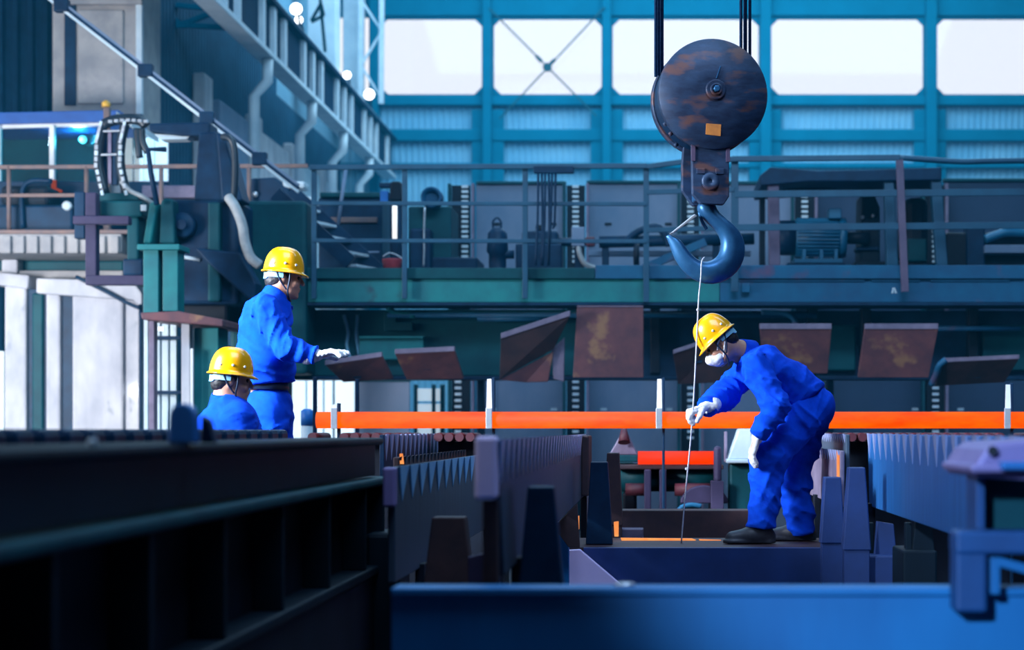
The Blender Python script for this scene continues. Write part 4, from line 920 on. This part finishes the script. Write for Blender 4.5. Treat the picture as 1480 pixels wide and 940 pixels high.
prism('crosshead', M_hook, hk, [H(1008, 240, -.04), H(1048, 240, -.04), H(1048, 288, -.04), H(1008, 288, -.04)], -ax*.16, .01)
for x0 in (998, 1049): prism('pink_edge', M_railpink, hk, [H(x0, 204, .016), H(x0+6, 204, .016), H(x0+6, 234, .016), H(x0, 234, .016)], -ax*.008, .001)
spun('axle_cap', M_block, hk, H(1026, 263, .008), ax, [(0, 13*S), (.018, 13*S), (.024, 11*S), (.024, 3*S), (.018, 2.5*S)], 28)
for px in (1012, 1040): prism('clip', M_block, hk, [H(px-6, 244, .016), H(px+6, 244, .016), H(px+6, 252, .016), H(px-6, 252, .016)], -ax*.008, .002)
# hook sweep: (centre x, centre y, in-plane half width, across direction)
def hp(x, y): return 960+x/6.264*1.075, 270+y/6.264
pairs = [((295, 120), (465, 120)), ((297, 200), (468, 190)), ((335, 262), (530, 245)), ((405, 325), (612, 312)), ((470, 392), (682, 395)), ((503, 460), (716, 480)), ((506, 530), (722, 590)), ((488, 595), (690, 705)), ((450, 640), (610, 805)), ((395, 664), (500, 868)), ((345, 664), (375, 880)), ((300, 645), (255, 832)), ((255, 605), (165, 745)), ((215, 555), (105, 650)), ((180, 500), (75, 560)), ((140, 455), (52, 490)), ((85, 428), (35, 452)), ((52, 425), (30, 440))]
rings = []
for (i_, o_) in pairs:
    a_ = H(*hp(*i_), -.1); b_ = H(*hp(*o_), -.1); c_ = (a_+b_)/2; e_ = (b_-a_)/2; wv = e_.length
    dpt = min(.062, wv*.9)
    rings.append([c_+e_*math.cos(t*2*math.pi/18)+ax*(dpt*math.sin(t*2*math.pi/18)*(1-.25*math.cos(t*2*math.pi/18))) for t in range(18)])
V, Fc, Sm = ringmesh(rings); o = link('hook', V, Fc, M_hook, hk, smooth=Sm)
o.modifiers.new('sub', 'SUBSURF').levels = 1; o.modifiers['sub'].render_levels = 1
prism('safety_latch', M_chrome, hk, [H(*hp(268, 240), -.05), H(*hp(290, 258), -.05), H(*hp(85, 418), -.05), H(*hp(70, 412), -.05)], -ax*.09, .003)
tube('latch_spring', M_hook, hk, [H(*hp(320, 215), -.1), H(*hp(345, 300), -.1), H(*hp(385, 370), -.1)], .010, 6)
for i, (xt, yb) in enumerate(((953, 100), (958, 97), (963.5, 92), (1080, 74), (1087.5, 86), (1095.5, 96))):
    a_ = H(xt, yb+6, -.16-.02*(i % 3)); tube('wire_rope', M_rope, hk, [a_, a_+Vector((0, 0, 1.6))*1, Vector((a_.x, a_.y, 11.8))], .0095 if i not in (2, 4) else .012, 6, 1)
# cord
cd = T('plumb_cord', 'thin white cord hanging from the hook through the worker\'s glove', 'cord', P(984, 790, 10.75))
yc = 10.66
HK = H(*hp(345, 655), -.03)
tube('cord', M_cord, cd, [Vector((HK.x, 10.82, HK.z+.012)), P(1014, 379, 10.74), P(1013, 400, 10.72), P(1010, 430, 10.70), P(1008, 470, 10.68), P(1003.5, 560, 10.62), P(1001, 600, 10.62), P(997, 650, 10.66), P(990, 720, 10.72), P(984.5, 788, 10.76)], .0045, 6, 4)
for px, py, y_ in ((1008.5, 448, 10.69), (992, 678, 10.69)):
    ball('knot', M_cord, cd, P(px, py, y_), .009, 8)
# ------------------------------------------------------------------ people: smooth-union distance fields meshed by surface nets
def npv(v): return np.array(tuple(v), dtype=np.float32)
def sd_cone(Pt, a, b, r1, r2):
    a = npv(a); b = npv(b); ab = b-a; t = np.clip(((Pt-a)@ab)/max(float(ab@ab), 1e-9), 0, 1)
    d = Pt-a-t[:, None]*ab; return np.sqrt((d*d).sum(1))-(r1+(r2-r1)*t)
def sd_ell(Pt, c, axes, rad):
    q = (Pt-npv(c))@np.array([tuple(x) for x in axes], dtype=np.float32).T
    rad = np.array(rad, dtype=np.float32); k0 = np.sqrt(((q/rad)**2).sum(1)); k1 = np.sqrt(((q/(rad*rad))**2).sum(1))
    return k0*(k0-1)/np.maximum(k1, 1e-6)
def smin(a, b, k):
    h = np.clip(.5+.5*(b-a)/k, 0, 1); return b+(a-b)*h-k*h*(1-h)
def smax(a, b, k): return -smin(-a, -b, k)
_rng = np.random.RandomState(5); _LAT = _rng.rand(32, 32, 32).astype(np.float32)*2-1
def noise3(Q):
    i = np.floor(Q).astype(np.int64); f = (Q-i).astype(np.float32); f = f*f*(3-2*f); i &= 31; j = (i+1) & 31
    x0, y0, z0 = i.T; x1, y1, z1 = j.T; fx, fy, fz = f.T
    def L(a, b, t): return a+(b-a)*t
    return L(L(L(_LAT[x0, y0, z0], _LAT[x1, y0, z0], fx), L(_LAT[x0, y1, z0], _LAT[x1, y1, z0], fx), fy),
             L(L(_LAT[x0, y0, z1], _LAT[x1, y0, z1], fx), L(_LAT[x0, y1, z1], _LAT[x1, y1, z1], fx), fy), fz)
def folds(Pt, along, amp, seed=0., f1=17., f2=5.):
    """cloth folds: ridges stretched across ALONG (the direction in which they repeat)"""
    d = Vector(along).normalized(); s, u = frame(d); A = np.array([tuple(d*f1), tuple(s*f2), tuple(u*f2)], dtype=np.float32)
    q = Pt@A.T+seed; wq = noise3(q*.6+11.3); q = q+wq[:, None]*.7
    n = noise3(q); n2 = noise3(q*2.1+7.7)
    return amp*((np.sqrt(np.abs(n)+.002)-.5)*2.3+.8*(np.abs(n2)-.3))
def nets(fn, lo, hi, h):
    lo = np.array(lo, dtype=np.float32); n = np.ceil((np.array(hi)-lo)/h).astype(int)+1
    ax_ = [lo[i]+h*np.arange(n[i], dtype=np.float32) for i in range(3)]
    G = np.stack(np.meshgrid(*ax_, indexing='ij'), -1).reshape(-1, 3)
    D = np.concatenate([fn(G[i:i+400000]) for i in range(0, len(G), 400000)]).reshape(n)
    c = [(i, j, k) for i in (0, 1) for j in (0, 1) for k in (0, 1)]
    cn = n-1; sl = lambda o: D[o[0]:o[0]+cn[0], o[1]:o[1]+cn[1], o[2]:o[2]+cn[2]]
    neg = sum((sl(o) < 0).astype(np.int8) for o in c); mix = (neg > 0) & (neg < 8)
    idx = -np.ones(cn, dtype=np.int64); I = np.argwhere(mix); idx[mix] = np.arange(len(I))
    acc = np.zeros((len(I), 3), np.float32); cnt = np.zeros(len(I), np.float32)
    for a in c:
        for d in range(3):
            if a[d]: continue
            b = list(a); b[d] = 1
            va = D[I[:, 0]+a[0], I[:, 1]+a[1], I[:, 2]+a[2]]; vb = D[I[:, 0]+b[0], I[:, 1]+b[1], I[:, 2]+b[2]]
            m = (va < 0) != (vb < 0); t = np.where(m, va/np.where(m, va-vb, 1), 0)
            p = np.tile(np.array(a, np.float32), (len(I), 1)); p[:, d] += t; acc[m] += p[m]; cnt[m] += 1
    V = lo+h*(I+acc/np.maximum(cnt, 1)[:, None]); Q = []
    for d in range(3):
        e1, e2 = [(1, 2), (2, 0), (0, 1)][d]
        s0 = [slice(1, cn[i]) for i in range(3)]; s0[d] = slice(0, cn[d]); s1 = list(s0); s1[d] = slice(1, cn[d]+1)
        A_ = D[tuple(s0)] < 0; B_ = D[tuple(s1)] < 0; E = np.argwhere(A_ != B_)
        if not len(E): continue
        fl = A_[tuple(E.T)]; E = E+1; E[:, d] -= 1
        def g(o1, o2):
            q = E.copy(); q[:, e1] -= o1; q[:, e2] -= o2; return idx[tuple(q.T)]
        q = np.stack([g(1, 1), g(0, 1), g(0, 0), g(1, 0)], 1); q[~fl] = q[~fl][:, ::-1]; Q.append(q)
    Q = np.concatenate(Q); Q = Q[(Q >= 0).all(1)]
    return V, Q
def sculpt(name, m, parent, fn, pts, pad, h, keep_all=False):
    P_ = np.array([tuple(p) for p in pts]); V, Q = nets(fn, P_.min(0)-pad, P_.max(0)+pad, h)
    if not keep_all and len(V):                                     # keep only the largest shell
        par = np.arange(len(V))
        for _ in range(400):
            mn = par[Q].min(1); new = par.copy()
            np.minimum.at(new, Q.ravel(), np.repeat(mn, 4)); new = new[new]
            if (new == par).all(): break
            par = new
        lab, cnt = np.unique(par, return_counts=True); ok = par == lab[cnt.argmax()]
        mp = np.cumsum(ok)-1; Q = mp[Q[ok[Q[:, 0]]]]; V = V[ok]
    me = bpy.data.meshes.new(name); o0 = ORG[parent.name]
    me.vertices.add(len(V)); me.vertices.foreach_set('co', (V-npv(o0)).astype(np.float32).ravel())
    me.loops.add(len(Q)*4); me.loops.foreach_set('vertex_index', Q.astype(np.int32).ravel())
    me.polygons.add(len(Q)); me.polygons.foreach_set('loop_start', np.arange(0, len(Q)*4, 4, dtype=np.int32))
    me.polygons.foreach_set('use_smooth', np.ones(len(Q), dtype=bool)); me.materials.append(m); me.update(calc_edges=True); me.validate()
    o = bpy.data.objects.new(name, me); col.objects.link(o); o.parent = parent; ORG[o.name] = o0; return o

def glove(name, parent, wrist, d, n, right, curl, spread=.0, thumb_in=.3, label=None, sc_=1.12):
    d = Vector(d).normalized(); n = Vector(n); n = (n-d*n.dot(d)).normalized(); s = d.cross(n) if right else n.cross(d)
    w_ = Vector(wrist); segs = []; pts = [w_-d*.06]
    for off, ln, cu in ((.031, .074, curl[0]), (.0105, .082, curl[1]), (-.0105, .076, curl[2]), (-.030, .060, curl[3])):
        k = w_+(d*.086+s*off)*sc_; segs.append((w_+(d*.012+s*off*.7)*sc_, k, .0175, .0145)); th = 0
        q = k; dd = (d+s*(off/.03*spread)).normalized()
        for fr, mul in ((.44, 1.), (.31, 1.15), (.25, .8)):
            th += cu*mul; v = (dd*math.cos(th)+n*math.sin(th))*ln*fr*sc_; segs.append((q, q+v, .0138, .0122)); q = q+v
        pts.append(q)
    tb_ = w_+(d*.025+s*.026)*sc_; t1 = tb_+(s*.55+d*.65+n*thumb_in).normalized()*.045*sc_; t2 = t1+(s*.15+d*.9+n*(thumb_in+.25)).normalized()*.036*sc_
    segs += [(w_+d*.01+s*.01, tb_, .02, .018), (tb_, t1, .0165, .0135), (t1, t2, .0135, .0115)]; pts += [t1, t2, w_]
    def fn(Pt):
        r = sd_cone(Pt, w_-d*.055, w_+d*.01, .043, .034)
        for a, b, r1, r2 in segs: r = smin(r, sd_cone(Pt, a, b, r1*sc_, r2*sc_), .006)
        return r+folds(Pt, d, .0022, 3., 60, 30)
    o = sculpt(name, M_glove, parent, fn, pts, .06, .0048)
    tag(o, label); return o

def person(label, J, group='workers in blue overalls and yellow helmets', mask=False, sleeves=(.082, .068, .056)):
    base = Vector(J['base']); t = T('person', label, 'person', base, group)
    f = Vector(J['f']).normalized(); up_ = Vector((0, 0, 1)); rt_ = f.cross(up_).normalized()
    hc = Vector(J['head']); hu = Vector(J['hu']).normalized(); hf = Vector(J['hf']); hf = (hf-hu*hf.dot(hu)).normalized(); hr = hf.cross(hu)
    def L(a, b, c): return hc+hf*a+hr*b+hu*c
    HA = (hf, hr, hu)
    N, C, B, Pv = [Vector(J[k]) for k in ('neck', 'chest', 'belly', 'pelvis')]
    sh, el, wr = J['sh'], J['el'], J['wr']; hip, kn, an = J['hip'], J['kn'], J['an']
    spine = (N-Pv).normalized(); TA = (f-spine*f.dot(spine)); TA = (TA.normalized(), rt_, spine)
    hand_d = [Vector(J['hand'][i][0]).normalized() for i in (0, 1)]
    def body(Pt):
        r = sd_ell(Pt, L(-.012, 0, .035), HA, (.098, .078, .09))
        r = smin(r, sd_ell(Pt, L(.03, 0, -.03), HA, (.068, .062, .085)), .03)
        r = smin(r, sd_ell(Pt, L(.042, 0, -.082), HA, (.046, .046, .032)), .025)
        r = smin(r, sd_ell(Pt, L(.079, 0, -.1), HA, (.018, .02, .016)), .015)
        r = smin(r, sd_ell(Pt, L(.086, 0, .032), HA, (.014, .048, .012)), .012)
        for s in (-1, 1):
            r = smin(r, sd_ell(Pt, L(.068, s*.036, -.028), HA, (.026, .024, .026)), .012)
            r = smax(r, -sd_ell(Pt, L(.104, s*.031, .010), HA, (.014, .017, .010)), .008)
            r = smin(r, sd_ell(Pt, L(-.006, s*.079, -.004), HA, (.021, .009, .034)), .008)
        r = smin(r, sd_cone(Pt, L(.097, 0, .015), L(.116, 0, -.022), .008, .0125), .008)
        r = smin(r, sd_ell(Pt, L(.094, 0, -.052), HA, (.011, .025, .007)), .005)
        r = smin(r, sd_ell(Pt, L(.091, 0, -.066), HA, (.011, .022, .008)), .005)
        r = smin(r, sd_cone(Pt, L(-.022, 0, -.05), N, .06, .066), .03)
        r = smin(r, sd_cone(Pt, N, C, .07, .11), .04)
        r = smin(r, sd_cone(Pt, C, B, .11, .1), .04); r = smin(r, sd_cone(Pt, B, Pv, .1, .1), .04)
        for i in (0, 1):
            r = smin(r, sd_cone(Pt, C+(N-C)*.5, sh[i], .06, .05), .03)
            r = smin(r, sd_cone(Pt, sh[i], el[i], .048, .040), .02); r = smin(r, sd_cone(Pt, el[i], wr[i], .038, .027), .02)
            r = smin(r, sd_cone(Pt, wr[i], Vector(wr[i])+hand_d[i]*.07, .024, .020), .01)
            r = smin(r, sd_cone(Pt, hip[i], kn[i], .075, .055), .03); r = smin(r, sd_cone(Pt, kn[i], an[i], .053, .038), .02)
        return r
    allp = [hc+hu*.14, hc+hf*.13, hc-hf*.1, N, C, B, Pv]+list(sh)+list(el)+list(wr)+list(hip)+list(kn)+list(an)+[Vector(wr[i])+hand_d[i]*.08 for i in (0, 1)]
    o = sculpt('body', M_skin, t, body, allp, .1, .0078)
    # ---- jacket
    tr = J.get('torso', dict(chest=(.155, .205, .17), belly=(.16, .19, .16), hem=(.15, .18, .10)))
    hem = B+(Pv-B)*J.get('hemf', .72); hn = (Pv-B).normalized()
    def jacket(Pt):
        r = sd_ell(Pt, C, TA, tr['chest']); r = smin(r, sd_ell(Pt, B, TA, tr['belly']), .09)
        r = smin(r, sd_ell(Pt, B+(Pv-B)*.6, TA, tr['hem']), .07)
        r = smin(r, sd_cone(Pt, C+(N-C)*.62, N-(N-C).normalized()*.02, .10, .078), .06)
        r = smin(r, sd_cone(Pt, sh[0], sh[1], .072, .072), .06)
        r = r+folds(Pt, spine+rt_*.5+f*.4, .013, 1.3, 11, 4)
        r = smax(r, (Pt-npv(hem))@npv(hn), .015)
        for i in (0, 1):
            e, w2 = Vector(el[i]), Vector(wr[i]); cut = (w2-e).normalized()
            a = sd_cone(Pt, sh[i], e, sleeves[0], sleeves[1]); a = smin(a, sd_cone(Pt, e, w2-cut*.03, sleeves[1], sleeves[2]), .035)
            a = smin(a, sd_cone(Pt, w2-cut*.045, w2, .050, .049), .01)
            a = a+folds(Pt, cut, .013, 4.1+i, 19, 6); a = smax(a, (Pt-npv(w2))@npv(cut), .006)
            r = smin(r, a, .022)
        return r
    jp = [N, C, B, hem]+list(sh)+list(el)+list(wr)
    sculpt('jacket', M_cloth, t, jacket, jp, .24, .0095)
    # collar
    cd_ = (L(-.02, 0, -.06)-N).normalized(); s_, u_ = frame(cd_)
    R_ = []
    for (dh, rr) in ((-.035, .092), (.01, .083), (.045, .078), (.05, .073), (.035, .066), (-.03, .07)):
        R_.append([N+cd_*(dh+.006*math.sin(2*q/20*2*math.pi))+s_*(math.cos(q/20*2*math.pi)*rr)+u_*(math.sin(q/20*2*math.pi)*rr) for q in range(20)])
    V, Fc, S = ringmesh(R_); link('collar', V, Fc, M_cloth, t, smooth=True)
    # ---- trousers
    wt = Pv+(B-Pv).normalized()*J.get('waist', .10); wn_ = (B-Pv).normalized()
    pl_ = J.get('legs', (.118, .098, .088))
    def trousers(Pt):
        r = sd_ell(Pt, Pv, TA, J.get('seat', (.145, .175, .15)))
        for i in (0, 1):
            a = sd_cone(Pt, hip[i], kn[i], pl_[0], pl_[1]); a = smin(a, sd_cone(Pt, kn[i], an[i], pl_[1], pl_[2]), .05)
            dn = (Vector(an[i])-Vector(kn[i])).normalized()
            a = a+folds(Pt, dn+f*.7, .013, 2.2+i, 12, 4); a = smax(a, (Pt-npv(Vector(an[i])))@npv(dn), .008)
            r = smin(r, a, .035)
        r = r+folds(Pt, spine+f*.6, .005, 6.6, 14, 5)
        return smax(r, (Pt-npv(wt))@npv(wn_), .01)
    sculpt('trousers', M_cloth, t, trousers, [wt, Pv]+list(hip)+list(kn)+list(an), .2, .0095)
    if J.get('belt'):
        R_ = []; bx_, by_ = J['belt']; c0 = wt-wn_*.005
        for dh, k in ((-.022, 1), (.022, 1), (.022, .93), (-.022, .93)):
            R_.append([c0+wn_*dh+TA[0]*(math.cos(q/28*2*math.pi)*bx_*k)+rt_*(math.sin(q/28*2*math.pi)*by_*k) for q in range(28)])
        V, Fc, S = ringmesh(R_, closed=True); link('belt', V, Fc, M_belt, t, smooth=True)
    # ---- shoes
    for i in (0, 1):
        d = Vector(J['toe'][i]).normalized(); a = Vector(an[i]); z0 = J['floor'][i]
        hz = Vector((a.x, a.y, z0))
        def shoe(Pt):
            r = sd_cone(Pt, hz+d*-.035+up_*.04, hz+d*.06+up_*.045, .045, .05)
            r = smin(r, sd_cone(Pt, hz+d*.06+up_*.045, hz+d*.18+up_*.03, .052, .042), .04)
            r = smin(r, sd_cone(Pt, hz+up_*.05, hz+d*-.005+up_*.11, .05, .05), .03)
            sole = sd_cone(Pt, hz+d*-.03+up_*.012, hz+d*.185+up_*.012, .05, .052)
            r = smin(r, smax(sole, np.abs((Pt-npv(hz))@npv(up_)-.012)-.012, .004), .006)
            return smax(r, -((Pt-npv(hz))@npv(up_)), .003)
        sculpt('shoe', M_boot, t, shoe, [hz-d*.09, hz+d*.25, hz+up_*.16], .06, .007)
    # ---- gloves
    for i, rgt in ((0, False), (1, True)):
        h = J['hand'][i]; glove('glove', t, wr[i], h[0], h[1], rgt, h[2], h[3] if len(h) > 3 else .05, h[4] if len(h) > 4 else .3)
    # ---- hair, eyes
    def hair(Pt):
        r = sd_ell(Pt, L(-.014, 0, .035), HA, (.104, .084, .095)); r = smin(r, sd_ell(Pt, L(-.055, 0, -.03), HA, (.05, .06, .05)), .03)
        q = (Pt-npv(hc)); a = q@npv(hf); c_ = q@npv(hu)
        r = smax(r, a-.035+np.maximum(-c_, 0)*1.2, .01); r = smax(r, -c_-.06, .01)
        return smax(r, -(sd_cone(Pt, L(.02, 0, -.1), L(.06, 0, .06), .055, .06)), .01)+noise3(Pt*90)*.002
    sculpt('hair', M_hair, t, hair, [L(-.13, -.1, -.09), L(.08, .1, .15), L(-.13, .1, .15), L(.08, -.1, -.09)], .03, .007)
    for s in (-1, 1):
        ball('eye', M_eye, t, L(.085, s*.031, .010), .0115, 10)
        bar('eyebrow', M_hair, t, L(.1, s*.016, .030), L(.086, s*.046, .031), .007, .009, up=tuple(hu))
    # ---- helmet
    he = T  # dome and brim as one shell
    K = 40; ht = J.get('htilt', .0)
    def ring(a_, b_, uu, brim=0., tip=0.):
        out = []
        for q in range(K):
            ph = q/K*2*math.pi; c_, s_ = math.cos(ph), math.sin(ph)
            e = brim*(1+2.2*max(0, c_)**3+.25*max(0, -c_)); out.append(L((a_+e)*c_-.004, (b_+e)*s_, uu-ht*c_-tip*max(0, c_)**2))
        return out
    A_, B_, U0, HH = .120, .104, .034, .152
    rs = []
    for q in range(9, -1, -1):
        th = q/9*math.pi/2*.985; rs.append(ring(A_*.955*math.cos(th)**.66, B_*.95*math.cos(th)**.66, U0+(HH-.007)*math.sin(th)))
    rs.append(ring(A_, B_, U0-.004, .009, .010)); rs.append(ring(A_, B_, U0+.001, .010, .009)); rs.append(ring(A_, B_, U0+.008, .002, .002))
    for q in range(0, 13):
        th = q/12*math.pi/2*.985; rs.append(ring(A_*math.cos(th)**.66, B_*math.cos(th)**.66, U0+.008+(HH-.006)*math.sin(th)))
    V, Fc, S = ringmesh(rs); hm = link('helmet', V, Fc, M_helmet, t, smooth=True, label='yellow hard hat')
    for s in (-1, 1):
        for a_, uu in ((55, .040), (88, .042), (122, .040)):
            ph = math.radians(a_); th = math.asin(.27)
            c0 = L(A_*math.cos(th)**.66*math.cos(ph)-.004, s*B_*math.cos(th)**.66*math.sin(ph), U0+.008+uu-ht*math.cos(ph))
            nn = (hf*math.cos(ph)/A_+hr*(s*math.sin(ph)/B_)).normalized()
            spun('rivet', M_white, hm, c0-nn*.003, nn, [(0, .0075), (.006, .0075), (.009, .004)], 10)
    # head band and chin strap
    V = []; Fc = []; n_ = 18
    for q in range(n_+1):
        ph = math.radians(92+176*q/n_)
        for rr, uu in ((1., .034), (1., -.002), (.94, -.002), (.94, .034)):
            V.append(L(.118*rr*math.cos(ph), .094*rr*math.sin(ph), uu-ht*math.cos(ph)-(.012 if abs(math.cos(ph)) > .8 else 0)))
    for q in range(n_):
        for j in range(4): Fc.append((q*4+j, q*4+(j+1) % 4, q*4+4+(j+1) % 4, q*4+4+j))
    Fc += [(3, 2, 1, 0), (n_*4, n_*4+1, n_*4+2, n_*4+3)]
    link('headband', V, Fc, M_strap, hm, smooth=False, label='pale blue headband at the nape')
    box_c = L(-.122, 0, .008)
    for s in (-1, 1):
        tube('chin_strap', M_belt, hm, [L(.035, s*.088, .035), L(.034, s*.083, -.02), L(.030, s*.070, -.075), L(.045, s*.035, -.122), L(.055, 0, -.128)], .0055, 6)
        tube('rear_strap', M_belt, hm, [L(-.045, s*.088, .03), L(-.018, s*.087, -.02), L(.022, s*.074, -.068)], .005, 6)
    if mask:
        def mk(Pt):
            r = sd_ell(Pt, L(.062, 0, -.052), HA, (.066, .060, .060)); q = Pt-npv(hc); a = q@npv(hf); c_ = q@npv(hu)
            r = smin(r, sd_cone(Pt, L(.095, 0, -.005), L(.122, 0, -.035), .014, .022), .03)
            r = smax(r, .035-a, .006); r = smax(r, c_+.008-a*.05, .006)
            return r+folds(Pt, hu, .002, 1., 60, 12)
        sculpt('face_mask', M_mask, t, mk, [L(.03, -.08, -.13), L(.15, .08, .02), L(.03, .08, .02), L(.15, -.08, -.13)], .03, .006)
        for s in (-1, 1):
            tube('mask_loop', M_mask, t, [L(.05, s*.066, -.02), L(.02, s*.082, .012), L(-.02, s*.088, .02)], .0045, 6)
            tube('mask_loop', M_mask, t, [L(.05, s*.066, -.075), L(.015, s*.078, -.04), L(-.015, s*.086, -.01)], .0045, 6)
    return t, L
D2 = math.radians
def pose_pts(lst): return [P(*q) for q in lst]
# ---- the bending worker at the right (index 0 = left limb, near the camera; 1 = right limb)
fz = zl+.004
J = dict(base=P(1120, 785, 10.8), f=(-.99, -.10, 0), head=P(1041.5, 496, 10.74), hf=(-.80, -.06, -.66), hu=(-.66, .0, .76),
    neck=P(1077, 511, 10.8), chest=P(1110, 538, 10.82), belly=P(1150, 560, 10.83), pelvis=P(1171, 590, 10.83),
    sh=pose_pts([(1092, 531, 10.63), (1083, 533, 10.98)]), el=pose_pts([(1121, 590, 10.52), (1046, 572, 10.90)]), wr=pose_pts([(1095, 632, 10.55), (1020, 589, 10.68)]),
    hip=pose_pts([(1161, 603, 10.73), (1169, 606, 10.93)]), kn=pose_pts([(1110, 662, 10.70), (1146, 690, 10.96)]), an=pose_pts([(1102, 764, 10.70), (1161, 772, 10.98)]),
    toe=[(-1, -.08, 0), (-1, .1, 0)], floor=[fz, fz], torso=dict(chest=(.140, .195, .165), belly=(.128, .18, .15), hem=(.135, .175, .10)), hemf=.62, waist=.085,
    seat=(.150, .178, .150), legs=(.122, .104, .087),
    hand=[((-.32, .08, -.94), (.92, .15, -.3), (.30, .3, .32, .35), .05, .2), ((-.93, -.22, -.28), (-.1, .05, -1), (.75, 1.0, 1.1, 1.1), .02, .6)])
person('masked worker bending forward, holding the thin white cord in a gloved hand', J, mask=True, sleeves=(.092, .082, .062))
sh_ = [o for o in bpy.data.objects if o.name == 'person'][0]
ball('cuff_button', M_white, sh_, P(1021, 597, 10.63), .008, 8)
# ---- the standing worker at the left
Y1 = 10.7
def fr(a, el_=0): return (math.cos(D2(a)), math.sin(D2(a)), el_)
J = dict(base=(P(388, 0, Y1).x, Y1, .54), f=fr(18), head=P(410, 403, Y1+.02), hf=fr(12, -.10), hu=(.10, .02, 1),
    neck=P(396, 432, Y1), chest=P(383, 470, Y1), belly=P(383, 522, Y1), pelvis=P(389, 590, Y1),
    sh=[P(402, 446, Y1+.19), P(384, 448, Y1-.17)], el=[P(392, 516, Y1+.26), P(414, 502, Y1-.20)], wr=[P(398, 572, Y1+.24), P(457, 514, Y1-.20)],
    hip=[P(396, 600, Y1+.09), P(388, 602, Y1-.09)], kn=[P(402, 690, Y1+.10), P(392, 692, Y1-.10)], an=[P(392, 780, Y1+.12), P(382, 782, Y1-.12)],
    toe=[fr(25), fr(5)], floor=[.544, .544], torso=dict(chest=(.155, .20, .17), belly=(.180, .20, .17), hem=(.165, .19, .10)), hemf=.50, waist=.135,
    seat=(.135, .165, .16), legs=(.115, .10, .09), belt=(.128, .152),
    hand=[((.1, 0, -1), (-.2, -1, 0), (.25, .25, .3, .3)), ((.97, -.05, .20), (.15, -.1, -1), (.10, .16, .26, .36), .08, .25)])
person('standing worker pointing right with a white-gloved hand, dark belt at the waist', J)
# ---- the lower worker in front of him
Y2 = 9.9
J = dict(base=(P(330, 0, Y2).x, Y2, 0), f=fr(38), head=P(334, 551, Y2), hf=fr(14, -.12), hu=(.10, .03, 1),
    neck=P(325, 583, Y2), chest=P(329, 622, Y2), belly=P(331, 682, Y2), pelvis=P(334, 750, Y2),
    sh=[P(318, 602, Y2+.15), P(345, 603, Y2-.13)], el=[P(330, 672, Y2+.25), P(361, 672, Y2-.20)], wr=[P(350, 730, Y2+.20), P(378, 728, Y2-.18)],
    hip=[P(330, 765, Y2+.08), P(340, 765, Y2-.07)], kn=[P(332, 858, Y2+.10), P(344, 858, Y2-.08)], an=[P(330, 928, Y2+.1), P(340, 928, Y2-.09)],
    toe=[fr(45), fr(25)], floor=[.004, .004], torso=dict(chest=(.165, .215, .17), belly=(.17, .20, .17), hem=(.155, .185, .10)), hemf=.6, waist=.11,
    seat=(.135, .165, .16), legs=(.115, .10, .09),
    hand=[((.1, 0, -1), (-.3, -1, 0), (.3, .3, .35, .35)), ((.1, 0, -1), (-.2, 1, 0), (.3, .3, .35, .35))])
person('worker seen only from the shoulders up behind the dark girder, half turned away', J)
# ------------------------------------------------------------------ thin haze hanging in the hall beyond the workers
hz_m = bpy.data.materials.new('blue_haze'); hz_m.use_nodes = True; nt = hz_m.node_tree; nt.nodes.clear()
o_ = nt.nodes.new('ShaderNodeOutputMaterial'); v_ = nt.nodes.new('ShaderNodeVolumeScatter')
v_.inputs[0].default_value = (.04, .58, 1, 1); v_.inputs['Density'].default_value = .0058
nt.links.new(v_.outputs[0], o_.inputs['Volume'])
link('haze', boxv(-13.9, 13.9, 14.5, 39.6, .05, 13.1), BF, hz_m, kind='structure')
